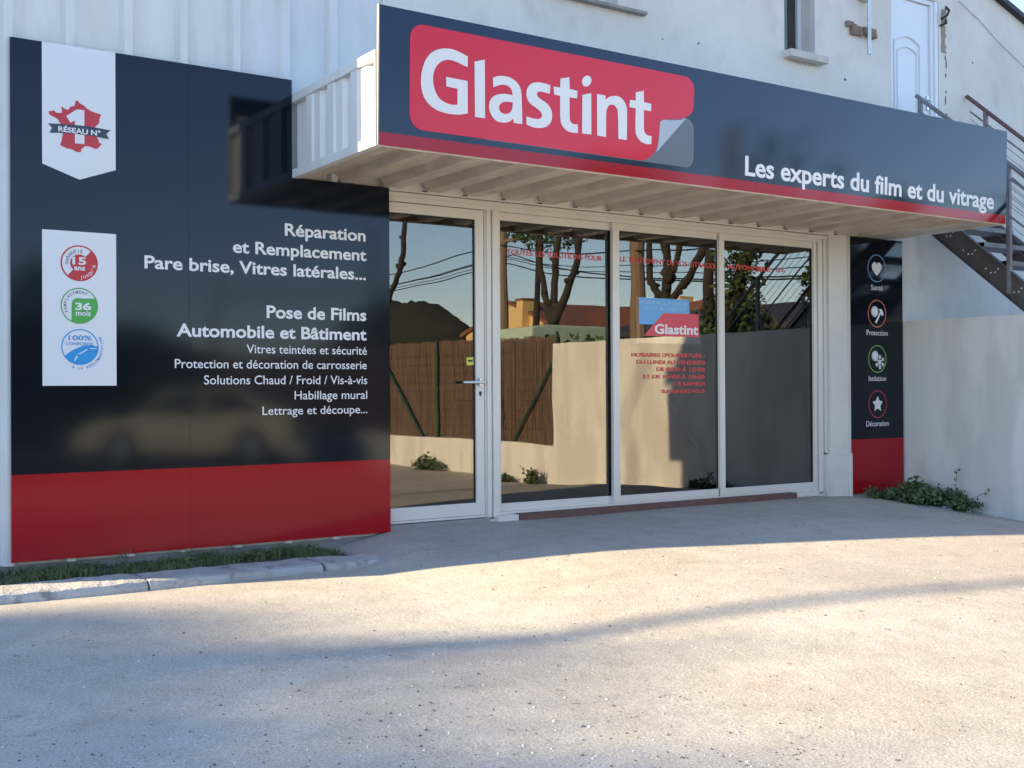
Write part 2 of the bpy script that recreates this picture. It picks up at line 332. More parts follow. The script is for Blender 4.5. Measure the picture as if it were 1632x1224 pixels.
# traced outlines of the printed marks, in metres on their boards (x, z)
LOGO = [[[(3.811,2.116,1),(3.757,2.133),(3.7,2.144),(3.639,2.14),(3.583,2.122),(3.536,2.089),(3.503,2.043),(3.483,1.987),(3.474,1.929),(3.478,1.867),(3.499,1.813),(3.537,1.775),(3.592,1.749),(3.664,1.738),(3.732,1.74),(3.777,1.748),(3.814,1.758,1),(3.811,1.962,1),(3.653,1.965,1),(3.655,1.907,1),(3.737,1.903,1),(3.737,1.803,1),(3.698,1.797),(3.654,1.803),(3.609,1.823),(3.579,1.86),(3.563,1.903),(3.559,1.951),(3.569,1.995),(3.594,2.035),(3.633,2.064),(3.678,2.075),(3.728,2.07),(3.773,2.058),(3.81,2.05,1)]],[[(3.861,2.092,1),(3.938,2.117,1),(3.944,1.743,1),(3.868,1.743,1)]],[[(4.002,2.012,1),(4.04,2.026),(4.088,2.034),(4.141,2.029),(4.19,2.005),(4.217,1.966),(4.225,1.912),(4.233,1.742,1),(4.165,1.742,1),(4.161,1.77,1),(4.134,1.747),(4.089,1.734),(4.038,1.736),(4.0,1.76),(3.977,1.799),(3.974,1.833),(3.986,1.87),(4.016,1.898),(4.063,1.915),(4.111,1.921),(4.156,1.919,1),(4.144,1.956),(4.117,1.975),(4.078,1.977),(4.04,1.966),(4.004,1.949,1)],[(4.157,1.873,1),(4.11,1.872),(4.075,1.862),(4.052,1.839),(4.051,1.814),(4.068,1.796),(4.101,1.791),(4.134,1.804),(4.152,1.832)]],[[(4.455,2.026,1),(4.411,2.032),(4.355,2.032),(4.305,2.017),(4.274,1.987),(4.262,1.95),(4.271,1.911),(4.298,1.882),(4.347,1.86),(4.381,1.839),(4.389,1.817),(4.381,1.801),(4.359,1.791),(4.316,1.79),(4.264,1.796,1),(4.266,1.743,1),(4.322,1.732),(4.384,1.735),(4.434,1.754),(4.464,1.788),(4.472,1.83),(4.461,1.87),(4.429,1.902),(4.379,1.923),(4.351,1.942),(4.348,1.96),(4.364,1.972),(4.392,1.974),(4.451,1.97,1)]],[[(4.537,2.082,1),(4.611,2.103,1),(4.614,2.025,1),(4.68,2.021,1),(4.678,1.97,1),(4.614,1.968,1),(4.616,1.844),(4.624,1.808),(4.651,1.793),(4.686,1.796,1),(4.688,1.739,1),(4.637,1.735),(4.586,1.747),(4.551,1.778),(4.539,1.823),(4.537,1.875),(4.536,1.968,1),(4.486,1.97,1),(4.482,2.022,1),(4.536,2.023,1)]],[[(4.797,2.104),(4.792,2.089),(4.781,2.075),(4.767,2.065),(4.752,2.06),(4.737,2.061),(4.725,2.067),(4.719,2.078),(4.718,2.092),(4.723,2.107),(4.733,2.121),(4.747,2.131),(4.763,2.136),(4.777,2.135),(4.789,2.129),(4.796,2.118)]],[[(4.722,1.999,1),(4.797,2.022,1),(4.802,1.741,1),(4.722,1.74,1)]],[[(4.847,2.023,1),(4.921,2.022,1),(4.923,1.993,1),(4.951,2.016),(4.992,2.029),(5.04,2.031),(5.081,2.009),(5.107,1.973),(5.113,1.928),(5.113,1.74,1),(5.038,1.74,1),(5.032,1.907),(5.022,1.948),(4.992,1.968),(4.958,1.963),(4.937,1.937),(4.929,1.899),(4.929,1.739,1),(4.852,1.741,1)]],[[(5.189,2.081,1),(5.262,2.102,1),(5.265,2.023,1),(5.333,2.02,1),(5.331,1.968,1),(5.265,1.969,1),(5.267,1.844),(5.278,1.808),(5.306,1.794),(5.338,1.796,1),(5.337,1.737,1),(5.288,1.733),(5.239,1.746),(5.204,1.777),(5.19,1.824),(5.191,1.97,1),(5.134,1.971,1),(5.139,2.023,1),(5.19,2.024,1)]]]
CURL = [(5.733,2.041,1),(5.727,2.018),(5.682,1.979),(5.607,1.95),(5.519,1.936),(5.447,1.924),(5.421,1.904),(5.414,1.862),(5.402,1.779),(5.384,1.705),(5.351,1.663),(5.315,1.638,1)]
FOLD = [(5.667,1.963,1),(5.607,1.942),(5.526,1.929),(5.454,1.923),(5.425,1.91),(5.416,1.885),(5.41,1.807),(5.398,1.734),(5.383,1.681,1)]
FRANCE = [(1.559,1.741),(1.593,1.751),(1.608,1.739),(1.639,1.741),(1.64,1.762),(1.634,1.779),(1.645,1.781),(1.65,1.771),(1.679,1.767),(1.689,1.785),(1.716,1.797),(1.721,1.828),(1.739,1.83),(1.744,1.818),(1.776,1.803),(1.786,1.791),(1.812,1.777),(1.838,1.769),(1.878,1.762),(1.868,1.74),(1.864,1.706),(1.84,1.679),(1.835,1.648),(1.848,1.615),(1.861,1.6),(1.861,1.582),(1.882,1.576),(1.854,1.542),(1.837,1.539),(1.811,1.55),(1.782,1.551),(1.756,1.53),(1.752,1.509),(1.726,1.508),(1.694,1.523),(1.675,1.522),(1.656,1.529),(1.633,1.538),(1.629,1.546),(1.637,1.567),(1.645,1.611),(1.64,1.658),(1.627,1.68),(1.615,1.7),(1.596,1.709),(1.566,1.722)]
ONE = [(1.666,1.726),(1.727,1.774),(1.774,1.776),(1.774,1.562),(1.717,1.561),(1.717,1.704),(1.69,1.687)]
RIBBON = [(1.558,1.666),(1.624,1.671),(1.714,1.676),(1.818,1.676),(1.934,1.668),(1.907,1.641),(1.926,1.61),(1.818,1.62),(1.714,1.62),(1.624,1.616),(1.565,1.609),(1.583,1.641)]

# ================================================================== SETTING: ground
xs = [-900, -400, -150, -60, -30, -20, -14] + [-10 + 0.35*i for i in range(60)] + [11.2, 14, 20, 40, 100, 250, 500, 900]
ys = [-900, -400, -200, -100, -50, -30, -20, -15] + [-12.0 + 0.25*i for i in range(52)] + [1.5, 6, 12, 40, 120, 400, 900]
vs = [(x, y, gz(x, y)) for y in ys for x in xs]; nx = len(xs); fs = []
for j in range(len(ys)-1):
    for i in range(nx-1): fs.append((j*nx+i, j*nx+i+1, (j+1)*nx+i+1, (j+1)*nx+i))
g = MB(); g.v = vs; g.f = fs
ground = tag(g.build('ground', M_ground, smooth=True, recalc=False), kind='structure')

# stones and grit scattered on the forecourt (stuff)
st = MB(); rnd = random.Random(3)
def pebble(b, x, y, z, r, rz=0.6):
    a = rnd.random()*6.28; k = [(1,0,0),(0.3,0.8,0),(-0.8,0.5,0),(-0.6,-0.7,0),(0.5,-0.8,0)]
    pts = [(x + r*(p[0]*cos(a)-p[1]*sin(a))*rnd.uniform(.7, 1.2), y + r*(p[0]*sin(a)+p[1]*cos(a))*rnd.uniform(.7, 1.2), z - 0.002) for p in k]
    pts.append((x+r*.1, y, z + r*rz))
    b.add(pts, [(0,1,5),(1,2,5),(2,3,5),(3,4,5),(4,0,5)])
dk, lt = MB(), MB()
for i in range(4200):
    if i < 2700: x = rnd.gauss(1.4, 0.9); y = -5.1 + abs(rnd.gauss(0, 1.1))
    else: x = rnd.uniform(0, 9.5); y = rnd.uniform(-6, -0.9)
    r = rnd.choice([.003, .003, .004, .005, .006, .009])*rnd.uniform(.7, 1.3)
    pebble(dk if rnd.random() < .62 else lt, x, y, gz(x, y), r)
for cx_, cy_ in ((.85, -4.5), (1.25, -4.75), (1.75, -4.7), (2.45, -4.95), (1.05, -4.05), (2.9, -4.8), (1.6, -4.2), (3.1, -4.1)):
    for q in range(26):
        x = cx_+rnd.gauss(0, .09); y = cy_+rnd.gauss(0, .05); pebble(dk, x, y, gz(x, y), rnd.uniform(.003, .009))
M_pd = mat('dark_grit', (0.07, 0.065, 0.06), (0.15, 0.14, 0.13), rough=0.9, scale=30)
M_pl = mat('pale_grit', (0.40, 0.38, 0.34), (0.6, 0.58, 0.54), rough=0.9, scale=30)
tag(dk.build('dark_grit', M_pd), 'dark grit scattered over the pale forecourt', 'grit', kind='stuff')
tag(lt.build('pale_grit', M_pl), 'pale grit scattered over the pale forecourt', 'grit', kind='stuff')

# twigs and dry leaves
tw = MB(); rnd = random.Random(17)
for i in range(150):
    x = rnd.uniform(0.6, 8.5); y = rnd.uniform(-5.2, -1.0); z = gz(x, y); a = rnd.random()*6.28; l_ = rnd.uniform(.01, .035)
    if i % 3: tw.tube([(x, y, z+.002), (x+l_*cos(a)*.5, y+l_*sin(a)*.5, z+.005), (x+l_*cos(a), y+l_*sin(a), z+.003)], .0014, 4)
    else:
        d = Vector((cos(a), sin(a), .1))*l_*.8; n_ = Vector((-sin(a), cos(a), .4))*l_*.35; c0 = Vector((x, y, z+.003))
        tw.add([tuple(c0), tuple(c0+d*.5+n_), tuple(c0+d), tuple(c0+d*.5-n_*.6+Vector((0,0,.004)))], [(0, 1, 2), (0, 2, 3)])
tag(tw.build('litter', mat('dry_litter', (.16, .11, .06), (.30, .22, .13), rough=.9, scale=20), recalc=False), 'twigs and dry leaves scattered over the forecourt', 'litter', kind='stuff')
# soil bed and grass between kerb and cladding
b = MB(); b.box(-6, 3.42, -0.36, 0.10, -1.3, -1.112)
tag(b.build('soil_bed', M_soil, bevel=0.02), kind='structure')
gr = MB(); rnd = random.Random(11)
def blade(bm_, x, y, z, h, w_, lean=0.5):
    a = rnd.random()*6.28; la = rnd.random()*6.28; l_ = h*lean*rnd.random()
    dx, dy = cos(a)*w_, sin(a)*w_; lx, ly = cos(la)*l_, sin(la)*l_
    bm_.add([(x-dx, y-dy, z), (x+dx, y+dy, z), (x+dx*.6+lx*.4, y+dy*.6+ly*.4, z+h*.6), (x-dx*.6+lx*.4, y-dy*.6+ly*.4, z+h*.6), (x+lx, y+ly, z+h)],
            [(0,1,2,3),(3,2,4)])
def clump(bm_, x, y, z, n, r, h):
    for i in range(n):
        a = rnd.random()*6.28; q = r*sqrt(rnd.random())
        blade(bm_, x+q*cos(a), y+q*sin(a), z, h*rnd.uniform(.4, 1.1), rnd.uniform(.002, .005), .9)
for i in range(760):
    x = rnd.uniform(-3, 3.35); y = rnd.uniform(-0.34, 0.03)
    if noise.noise(Vector((x*3.1, y*3, 7))) < -.22: continue
    k = 0.5 + 1.1*max(0, noise.noise(Vector((x*2.2, y*4, 3))) + 0.3)
    clump(gr, x, y, -1.115, 24, 0.055, 0.045*k + 0.016)
for i in range(420):                                   # small broad-leaved weeds in the grass
    x = rnd.uniform(-1, 3.3); y = rnd.uniform(-.33, .0)
    if noise.noise(Vector((x*3, y*5, 9))) < 0: continue
    for k in range(6):
        a = rnd.random()*6.28; l_ = rnd.uniform(.012, .03); c0 = Vector((x+rnd.gauss(0, .02), y+rnd.gauss(0, .02), -1.10+rnd.random()*.03))
        d = Vector((cos(a), sin(a), .5))*l_; n_ = Vector((-sin(a), cos(a), 0))*l_*.4
        gr.add([tuple(c0), tuple(c0+d*.5+n_), tuple(c0+d), tuple(c0+d*.5-n_)], [(0, 1, 2, 3)])
tag(gr.build('grass', M_grass, recalc=False), 'short green grass and weeds growing between the concrete kerb and the red band of the wall panel', 'grass', kind='stuff')
# taller seed stems
for i, (sx, n_) in enumerate(((1.97, 6), (2.45, 7), (2.75, 3))):
    b = MB()
    for k in range(n_):
        x = sx + rnd.uniform(-.06, .06); y = -0.06+rnd.uniform(-.04, .04); h = rnd.uniform(.06, .13)
        b.tube([(x, y, -1.13), (x+rnd.uniform(-.01, .01), y-.01, -1.13+h*.6), (x+rnd.uniform(-.03, .03), y-.02, -1.13+h)], [.0012, .001, .003], 4)
        for q in range(3): blade(b, x, y-.01, -1.13+h*rnd.uniform(.2, .9), .03, .003, 1)
    tag(b.build('grass_tuft', M_grass, recalc=False), ['thin dry seed stems against the left half of the red band', 'thin dry seed stems just right of the seam in the red band', 'short seed stems in the grass toward the right end of the kerb'][i], 'weed', 'seed stems in the grass strip')

# kerb of four cast concrete lengths
kerb = thing('kerb', 'worn pale concrete kerb in front of the grass strip, ending in a rounded nose', 'kerb', (1.2, -0.5, -1.16))
def kerb_stone(x0, x1, nose=False, yo=0.0):
    b = MB(); n = max(2, int((x1-x0)/0.04)); prof = lambda k: [(-0.735+yo, -1.26), (-0.72+yo, -1.135), (-0.70+yo, -1.112), (-0.66+yo, -1.103), (-0.40+yo, -1.10), (-0.36+yo, -1.112), (-0.345+yo, -1.26)]
    rows = []
    for i in range(n+1):
        x = x0 + (x1-x0)*i/n; k = 1.0
        if nose: k = sqrt(max(0.06, 1 - max(0, (x-(x1-.16))/.16)**2))
        row = []
        for (y, z) in prof(0):
            yc = -0.57
            yy = yc + (y-yc)*k if y < yc or not nose else yc + (y-yc)*k*(1-0.35*max(0, (x-x0)/(x1-x0)))
            d = 0.006*noise.noise(Vector((x*9, y*9, z*9))) + 0.005*noise.noise(Vector((x*31, y*31, z*31))) - 0.02*max(0, noise.noise(Vector((x*6+4, y*14, z*14)))-.35)
            row.append((x, yy + d, z + d*0.8 - (0.012*(1-k))))
        rows.append(row)
    for r in rows: b.v += r
    m_ = 7
    for i in range(n):
        for j in range(m_-1): b.f.append((i*m_+j, i*m_+j+1, (i+1)*m_+j+1, (i+1)*m_+j))
    b.f.append(tuple(range(m_))); b.f.append(tuple(n*m_+j for j in range(m_-1, -1, -1)))
    return b.build('kerb_stone', M_conc, kerb, smooth=False)
kerb_stone(-4.0, 0.35); kerb_stone(0.36, 1.955, yo=0.005); kerb_stone(1.968, 3.065); kerb_stone(3.09, 3.56, True, -0.004)
# broken corner of old concrete beside the bed
b = MB(); b.extr([(3.36, -0.34), (3.75, -0.30), (3.95, 0.06), (3.45, 0.06)], 'z', -1.25, -1.118)
tag(b.build('concrete_pad', M_plinth, bevel=0.01), 'small worn concrete pad between the grass strip and the glass door', 'paving')

# ================================================================== SHOP BUILDING
B = thing('shop_building', 'white shop building, ribbed cladding on the left and plaster above the awning', 'building', (6, 0, -1.0))
def rake(x): return 4.246 - 0.315*(abs(x-6.2) - (11.417-6.2))
# ribbed steel cladding
pr = []; x = 0.0
edges = [-0.10+0.3615*k - 0.0 for k in range(0, 13)]
prof = [(0.0, 0.055)]
for k in range(12):
    c_ = 1.715 - 0.3615*4 + 0.3615*k - 0.02
    if c_ < 0.06 or c_ > 3.86: continue
    prof += [(c_-0.045, 0.055), (c_-0.025, 0.020), (c_+0.025, 0.020), (c_+0.045, 0.055)]
prof.append((3.90, 0.055))
b = MB()
top = lambda x: min(rake(x), 9)
n = len(prof)
for x, y in prof: b.v.append((x, y, -1.055))
for x, y in prof: b.v.append((x, y, top(x)))
for i in range(n-1): b.f.append((i, i+1, n+i+1, n+i))
k0 = len(b.v)
for x, y in prof: b.v.append((x, y+0.004, -1.055))
for i in range(n-1): b.f.append((i, k0+i, k0+i+1, i+1))
b.build('ribbed_cladding', M_clad, B)
MB().box(0.0, 3.90, 0.062, 0.30, -1.4, 3.92).build('side_wall', M_plinth, B)
MB().box(-0.0, 0.06, 0.30, 10, -1.4, 3.9).build('gable_end_wall', M_clad, B)
# corner flashing
MB().box(-0.012, 0.05, 0.012, 0.10, -1.1, 3.9).build('corner_flashing', M_clad, B)
# plaster wall with openings
holes = [(3.90, 8.70, -1.0, 1.478), (5.02, 6.11, 3.215, 4.35), (8.107, 8.527, 3.17, 4.25), (9.652, 10.42, 1.98, 4.05)]
brk = sorted({3.90, 6.2, 13.4} | {round(h_[k], 3) for h_ in holes for k in (0, 1)})
b = MB()
for x0, x1 in zip(brk[:-1], brk[1:]):
    if x1-x0 < 1e-4: continue
    hs = sorted([(h_[2], h_[3]) for h_ in holes if h_[0] <= x0+1e-4 and h_[1] >= x1-1e-4])
    z = -1.4
    for a_, c_ in hs:
        if a_ > z: b.box(x0, x1, 0.03, 0.30, z, a_)
        z = c_
    b.prism([(x0, z), (x1, z), (x1, rake(x1)), (x0, rake(x0))], 0.03, 0.30)
b.prism([(0.0, 3.925), (3.90, 3.925), (3.90, rake(3.90)), (0.0, rake(0.0))], 0.07, 0.30)
b.build('plaster_wall', M_plaster, B)
MB().box(13.34, 13.4, 0.30, 10, -1.4, 1.9).build('far_side_wall', M_plaster, B)
MB().box(0, 13.4, 10, 10.2, -1.4, 3.9).build('back_wall', M_plaster, B)
# roof slabs with dark verge
b = MB()
for xa, xb in ((-0.25, 6.2), (6.2, 13.7)):
    b.prism([(xa, rake(xa)+0.005), (xb, rake(xb)+0.005), (xb, rake(xb)+0.06), (xa, rake(xa)+0.06)], -0.04, 10.4)
b.build('roof', M_droof, B)
# gutter end that throws the notch
MB().box(-0.28, -0.10, -0.20, 10.4, 3.70, 3.86).build('gutter', M_alu, B)
# interior
MB().box(3.6, 9.6, 0.30, 5.0, -1.05, -0.99).build('shop_floor', M_intf, B)
b = MB(); b.box(3.5, 9.7, 5.0, 5.1, -1.05, 1.9); b.box(3.5, 3.6, 0.31, 5.0, -1.05, 1.9); b.box(9.6, 9.7, 0.31, 5.0, -1.05, 1.9); b.box(3.5, 9.7, 0.31, 5.1, 1.9, 1.95)
b.build('shop_interior', M_int, B)
b = MB(); b.box(6.8, 7.0, 2.0, 2.12, -.99, 1.9); b.build('steel_post', mat('pale_post', (.5,.5,.48), rough=.6), B)
for (xa, za, xb, zb) in ((7.3, 1.7, 9.4, -.7), (9.4, 1.7, 7.3, -.7)):
    MB().tube([(xa, 2.6 + (.06 if xa > xb else 0), za), (xb, 2.6 + (.06 if xa > xb else 0), zb)], .035, 6).build('brace', M_dark, B)
MB().box(5.2, 6.4, 2.9, 3.4, -.99, .05).build('counter', mat('counter_white', (.55,.54,.5), rough=.5), B)
MB().box(7.2, 9.5, 2.7, 2.9, -.99, -.45).build('low_ledge', mat('ledge_grey', (.4,.39,.37), rough=.7), B)
for xx in (6.35, 6.5, 6.65):
    b = MB(); b.tube([(xx, 1.1, 1.9), (xx, 1.1, 1.45)], .008, 6); b.tube([(xx, 1.1, 1.48), (xx+.02, 1.06, 1.36)], [.03, .045], 10); b.build('spotlight', M_dark, B)
# two half round pale mats standing inside the glass
M_mat = mat('pale_mat', (0.55, 0.57, 0.58), rough=0.5)
for i, mx_ in enumerate((5.42, 6.72)):
    b = MB(); b.extr([(mx_ + 0.42*cos(radians(a)), 0.42 + 0.36*sin(radians(a))) for a in range(0, 181, 12)], 'z', -0.989, -0.975)
    tag(b.build('floor_mat', M_mat), ['pale half round mat on the shop floor behind the leftmost sliding pane', 'pale half round mat on the shop floor behind the pane with opening hours'][i], 'floor mat', 'half round mats inside the glass')

# ---- entrance frame (fixed profiles)
EF = MB()
EF.box(3.90, 8.62, 0.05, 0.13, 1.405, 1.440); EF.box(3.90, 8.69, 0.035, 0.13, 1.440, 1.472)
EF.box(4.785, 4.80, 0.06, 0.13, -0.99, 1.405); EF.box(4.80, 4.835, 0.045, 0.13, -0.99, 1.405); EF.box(4.835, 4.85, 0.06, 0.13, -0.99, 1.405)
EF.box(4.85, 4.91, 0.04, 0.13, -0.99, 1.405); EF.box(4.91, 4.925, 0.055, 0.13, -0.99, 1.405)
EF.box(4.925, 8.50, 0.06, 0.13, -0.985, -0.955)
EF.box(8.50, 8.54, 0.045, 0.13, -0.99, 1.405); EF.box(8.54, 8.56, 0.06, 0.13, -0.99, 1.405); EF.box(8.56, 8.62, 0.04, 0.13, -0.99, 1.405)
EF.build('entrance_frame', M_alu, B, bevel=0.002)
MB().box(8.62, 8.66, 0.075, 0.13, -0.62, 1.44).box(8.66, 8.70, 0.06, 0.13, -0.62, 1.44).build('jamb_profile', M_alu, B, bevel=0.002)
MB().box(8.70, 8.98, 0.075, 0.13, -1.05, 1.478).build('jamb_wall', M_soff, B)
MB().box(8.625, 8.93, 0.0, 0.07, -1.08, -0.635).box(8.93, 8.968, -0.02, 0.07, -1.08, -0.63).build('plinth_block', M_plaster, B, bevel=0.006)
MB().box(5.05, 8.17, -0.035, 0.058, -1.035, -0.972).build('sill_rail', M_rust, B, bevel=0.004)
MB().box(4.86, 5.045, -0.02, 0.058, -1.03, -0.975).build('sill_end', M_alu, B, bevel=0.004)
MB().box(8.175, 8.50, -0.01, 0.058, -1.02, -0.978).build('sill_end', M_alu, B, bevel=0.004)
MB().box(3.93, 4.80, 0.02, 0.12, -1.08, -0.99).build('threshold', M_plinth, B)
# ---- glass door
D = MB()
DX0, DX1, DZ0, DZ1 = 3.92, 4.78, -0.985, 1.400
D.box(DX0, DX1, 0.062, 0.112, DZ1-0.075, DZ1); D.box(DX0, DX1, 0.062, 0.112, DZ0+0.02, DZ0+0.115)
D.box(DX1-0.075, DX1, 0.0622, 0.112, DZ0+0.115, DZ1-0.075); D.box(DX0, DX0+0.03, 0.0622, 0.112, DZ0+0.115, DZ1-0.075)
D.box(DX0, DX1, 0.055, 0.112, DZ0, DZ0+0.018)
door = D.build('glass_door', M_alu, B, bevel=0.002)
MB().box(DX0+0.03, DX1-0.075, 0.086, 0.090, DZ0+0.115, DZ1-0.075).build('pane', M_glass, door)
MB().box(DX0+0.03, DX1-0.075, 0.104, 0.108, DZ0+0.115, DZ1-0.075).build('inner_pane', M_glass2, door)
b = MB(); b.box(DX0+0.03, DX1-0.075, 0.078, 0.0855, DZ1-0.083, DZ1-0.075); b.box(DX1-0.083, DX1-0.075, 0.078, 0.0855, DZ0+0.115, DZ1-0.083)
b.build('gasket', M_dark, door)['kind'] = 'stuff'
hb = MB(); hb.box(4.722, 4.752, 0.040, 0.061, 0.035, 0.095); hb.tube([(4.765, 0.03, 0.062), (4.70, 0.022, 0.064), (4.565, 0.022, 0.062)], [0.011, 0.012, 0.011], 10); hb.tube([(4.737, 0.06, 0.063), (4.737, 0.022, 0.063)], 0.011, 10)
hb.build('handle', M_chrome, door, bevel=0.001)
b = MB(); b.tube([(4.742, 0.062, -0.018), (4.742, 0.054, -0.018)], 0.011, 12); b.box(4.736, 4.748, 0.056, 0.061, -0.045, -0.022)
b.build('keyhole', M_dark, door)
stk = vinyl('yellow_sticker', [rrect(4.633, 4.700, 0.196, 0.256, 0.003, 2)], 0.0845, M_yst, door)
vinyl('sticker_bar', [rect(4.645, 4.688, 0.222, 0.238)], 0.0835, M_dark, door)
# ---- sliding panels
def slider(x0, x1, y, ls, rs, z0=-0.955, z1=1.404):
    b = MB(); t_, bt = 0.062, 0.062
    b.box(x0, x1, y, y+0.035, z1-t_, z1); b.box(x0, x1, y, y+0.035, z0, z0+bt)
    b.box(x0, x0+ls, y+0.0002, y+0.035, z0+bt, z1-t_); b.box(x1-rs, x1, y+0.0002, y+0.035, z0+bt, z1-t_)
    o = b.build('sliding_panel', M_alu, B, bevel=0.002)
    MB().box(x0+ls, x1-rs, y+0.016, y+0.019, z0+bt, z1-t_).build('pane', M_glass, o)
    MB().box(x0+ls, x1-rs, y+0.030, y+0.033, z0+bt, z1-t_).build('inner_pane', M_glass2, o)
    g_ = MB(); g_.box(x0+ls, x1-rs, y+0.006, y+0.0155, z1-t_-0.008, z1-t_); g_.box(x1-rs-0.008, x1-rs, y+0.006, y+0.0155, z0+bt, z1-t_-0.008)
    g_.build('gasket', M_dark, o)['kind'] = 'stuff'
    return o
s1 = slider(4.925, 6.085, 0.092, 0.028, 0.012)
s2 = slider(6.058, 7.275, 0.056, 0.072, 0.010)
s3 = slider(7.258, 8.50, 0.056, 0.085, 0.006)
s1['label'] = 'leftmost sliding glass panel with faint red lettering at the top'
s2['label'] = 'middle sliding glass panel with the shop sticker and red opening hours'
s3['label'] = 'rightmost sliding glass panel, mostly dark'
YG1, YG2 = 0.1065, 0.0705
text('TOUTES LES SOLUTIONS POUR', 5.026, 5.985, 1.080, 0.043, YG1, M_rtext, s1, 0.012)
text('LE TRAITEMENT DE VOS VITRAGES', 6.150, 7.240, 1.082, 0.044, YG2, M_rtext, s2, 0.006)
text('AUTOMOBILE', 7.395, 7.941, 1.090, 0.043, YG2, M_rtext, s3, 0.03)
text('- BÂ', 7.963, 8.143, 1.093, 0.033, YG2, M_rtext, s3, 0.0)
for body, x0, x1, z, cap in (("HORAIRES D'OUVERTURE :", 6.268, 7.108, .280, .034), ('DU LUNDI AU VENDREDI', 6.324, 7.109, .219, .034), ('DE 8H30 À 12H30', 6.548, 7.109, .158, .034),
        ('ET DE 14H00 À 18H30', 6.396, 7.108, .094, .034), ('LE SAMEDI', 6.753, 7.108, .032, .034), ('SUR RENDEZ-VOUS', 6.602, 7.107, -.034, .033)):
    text(body, x0, x1, z, cap, YG2, M_rtext, s2, 0.03)
vinyl('sticker_film', [rect(6.320, 7.066, 0.398, 0.795)], YG2, M_film, s2)
vinyl('blue_sticker', [[(6.350, .789), (6.928, .789), (6.928, .560), (6.350, .560)]], YG2-0.001, M_sblue, s2)
vinyl('red_sticker', [smooth_poly([(6.625, .662, 1), (7.022, .664), (7.037, .650), (7.041, .462, 1), (6.450, .462), (6.430, .475), (6.436, .492)], 4)], YG2-0.002, M_sred, s2)
text('INSTALLATEUR', 6.377, 6.904, .732, .031, YG2-0.0018, M_spale, s2, 0.0)
text('AUTO & HABITAT', 6.396, 6.893, .686, .029, YG2-0.0018, M_spale, s2, 0.0)
text('Glastint', 6.525, 7.030, .482, .085, YG2-0.003, M_wtext, s2, 0.03)

# ---- upper windows
def upper_window(x0, x1, z0, z1, sill, label, M_sill, slope=0):
    b = MB(); y = 0.20
    b.box(x0, x0+0.05, y, y+0.06, z0, z1); b.box(x1-0.05, x1, y, y+0.06, z0, z1); b.box(x0+.05, x1-.05, y, y+0.06, z0, z0+0.05); b.box(x0+.05, x1-.05, y, y+0.06, z1-.05, z1)
    o = b.build('upper_window', M_pvc, B, bevel=0.004); o['label'] = label
    MB().box(x0+.05, x1-.05, y+.03, y+.036, z0+.05, z1-.05).build('pane', M_glass, o)
    MB().box(*sill).build('sill', M_sill, o, bevel=0.004)
    return o
M_stone = mat('sill_stone', (0.50, 0.47, 0.42), (0.6, 0.57, 0.52), rough=0.9, scale=8, bump=0.3)
M_slatesill = mat('grey_sill', (0.20, 0.19, 0.18), (0.28, 0.27, 0.25), rough=0.8, scale=8)
w1 = upper_window(5.02, 6.11, 3.215, 4.35, (4.90, 6.385, -0.03, 0.195, 3.185, 3.213), 'upper window above the logo with a thin grey sill', M_slatesill)
MB().box(5.4, 5.75, 0.34, 0.36, 3.25, 3.9).build('red_reflection_card', mat('red_reflection_card', (0.45, 0.08, 0.05), rough=.8), w1)  # red card behind the pane, stands in for a reddish reflection
MB().box(5.1, 5.38, 0.34, 0.36, 3.25, 3.9).build('blue_reflection_card', mat('blue_reflection_card', (0.08, 0.2, 0.5), rough=.8), w1)  # blue card behind the pane, stands in for a bluish reflection
w2 = upper_window(8.107, 8.527, 3.170, 4.25, (8.09, 8.61, -0.07, 0.195, 3.10, 3.168), 'narrow deep-set upper window with a pale stone sill', M_stone)
MB().box(8.112, 8.15, 0.035, 0.195, 3.175, 4.24).build('shutter_edge', mat('grey_green_shutter', (0.10, 0.13, 0.12), rough=.6), w2)
# ---- upstairs door
b = MB(); fx0, fx1 = 9.655, 10.418
b.box(fx0, fx0+.05, 0.05, 0.12, 1.98, 4.05); b.box(fx1-.10, fx1-.055, 0.05, 0.12, 1.98, 4.05); b.box(fx1-.053, fx1-.002, 0.035, 0.12, 1.98, 4.05); b.box(fx0+.05, fx1-.10, 0.05, 0.12, 4.0, 4.05)
b.box(fx0+.052, fx1-.102, 0.075, 0.115, 1.99, 3.998)
ud = b.build('upstairs_door', M_pvc, B, bevel=0.004)
b = MB()
def frame_loop(b, pts, w_, y0, y1):
    n = len(pts)
    for i in range(n):
        a_, c_ = Vector(pts[i]), Vector(pts[(i+1) % n]); d = (c_-a_)
        if d.length < 1e-6: continue
        d.normalize(); nn = Vector((-d.y, d.x))*w_/2
        b.prism([tuple(a_-nn-d*w_/2), tuple(c_-nn+d*w_/2), tuple(c_+nn+d*w_/2), tuple(a_+nn-d*w_/2)], y0, y1)
arch = lambda x0, x1, z0, z1, h: [(x0, z0), (x1, z0), (x1, z1)] + [(x1-(x1-x0)*k/8, z1 + h*sin(pi*k/8)) for k in range(1, 8)] + [(x0, z1)]
frame_loop(b, arch(9.75, 10.16, 2.75, 3.55, .07), .014, .062, .0755)
b.build('panel_moulding', M_pvc, ud, bevel=.003)
b = MB(); frame_loop(b, arch(9.80, 10.11, 2.80, 3.46, .05), .010, .064, .0755); b.build('inner_moulding', M_pvc, ud, bevel=.002)
b = MB(); frame_loop(b, [(9.75, 2.08), (10.16, 2.08), (10.16, 2.66), (9.75, 2.66)], .014, .062, .0755); b.build('lower_moulding', M_pvc, ud, bevel=.003)
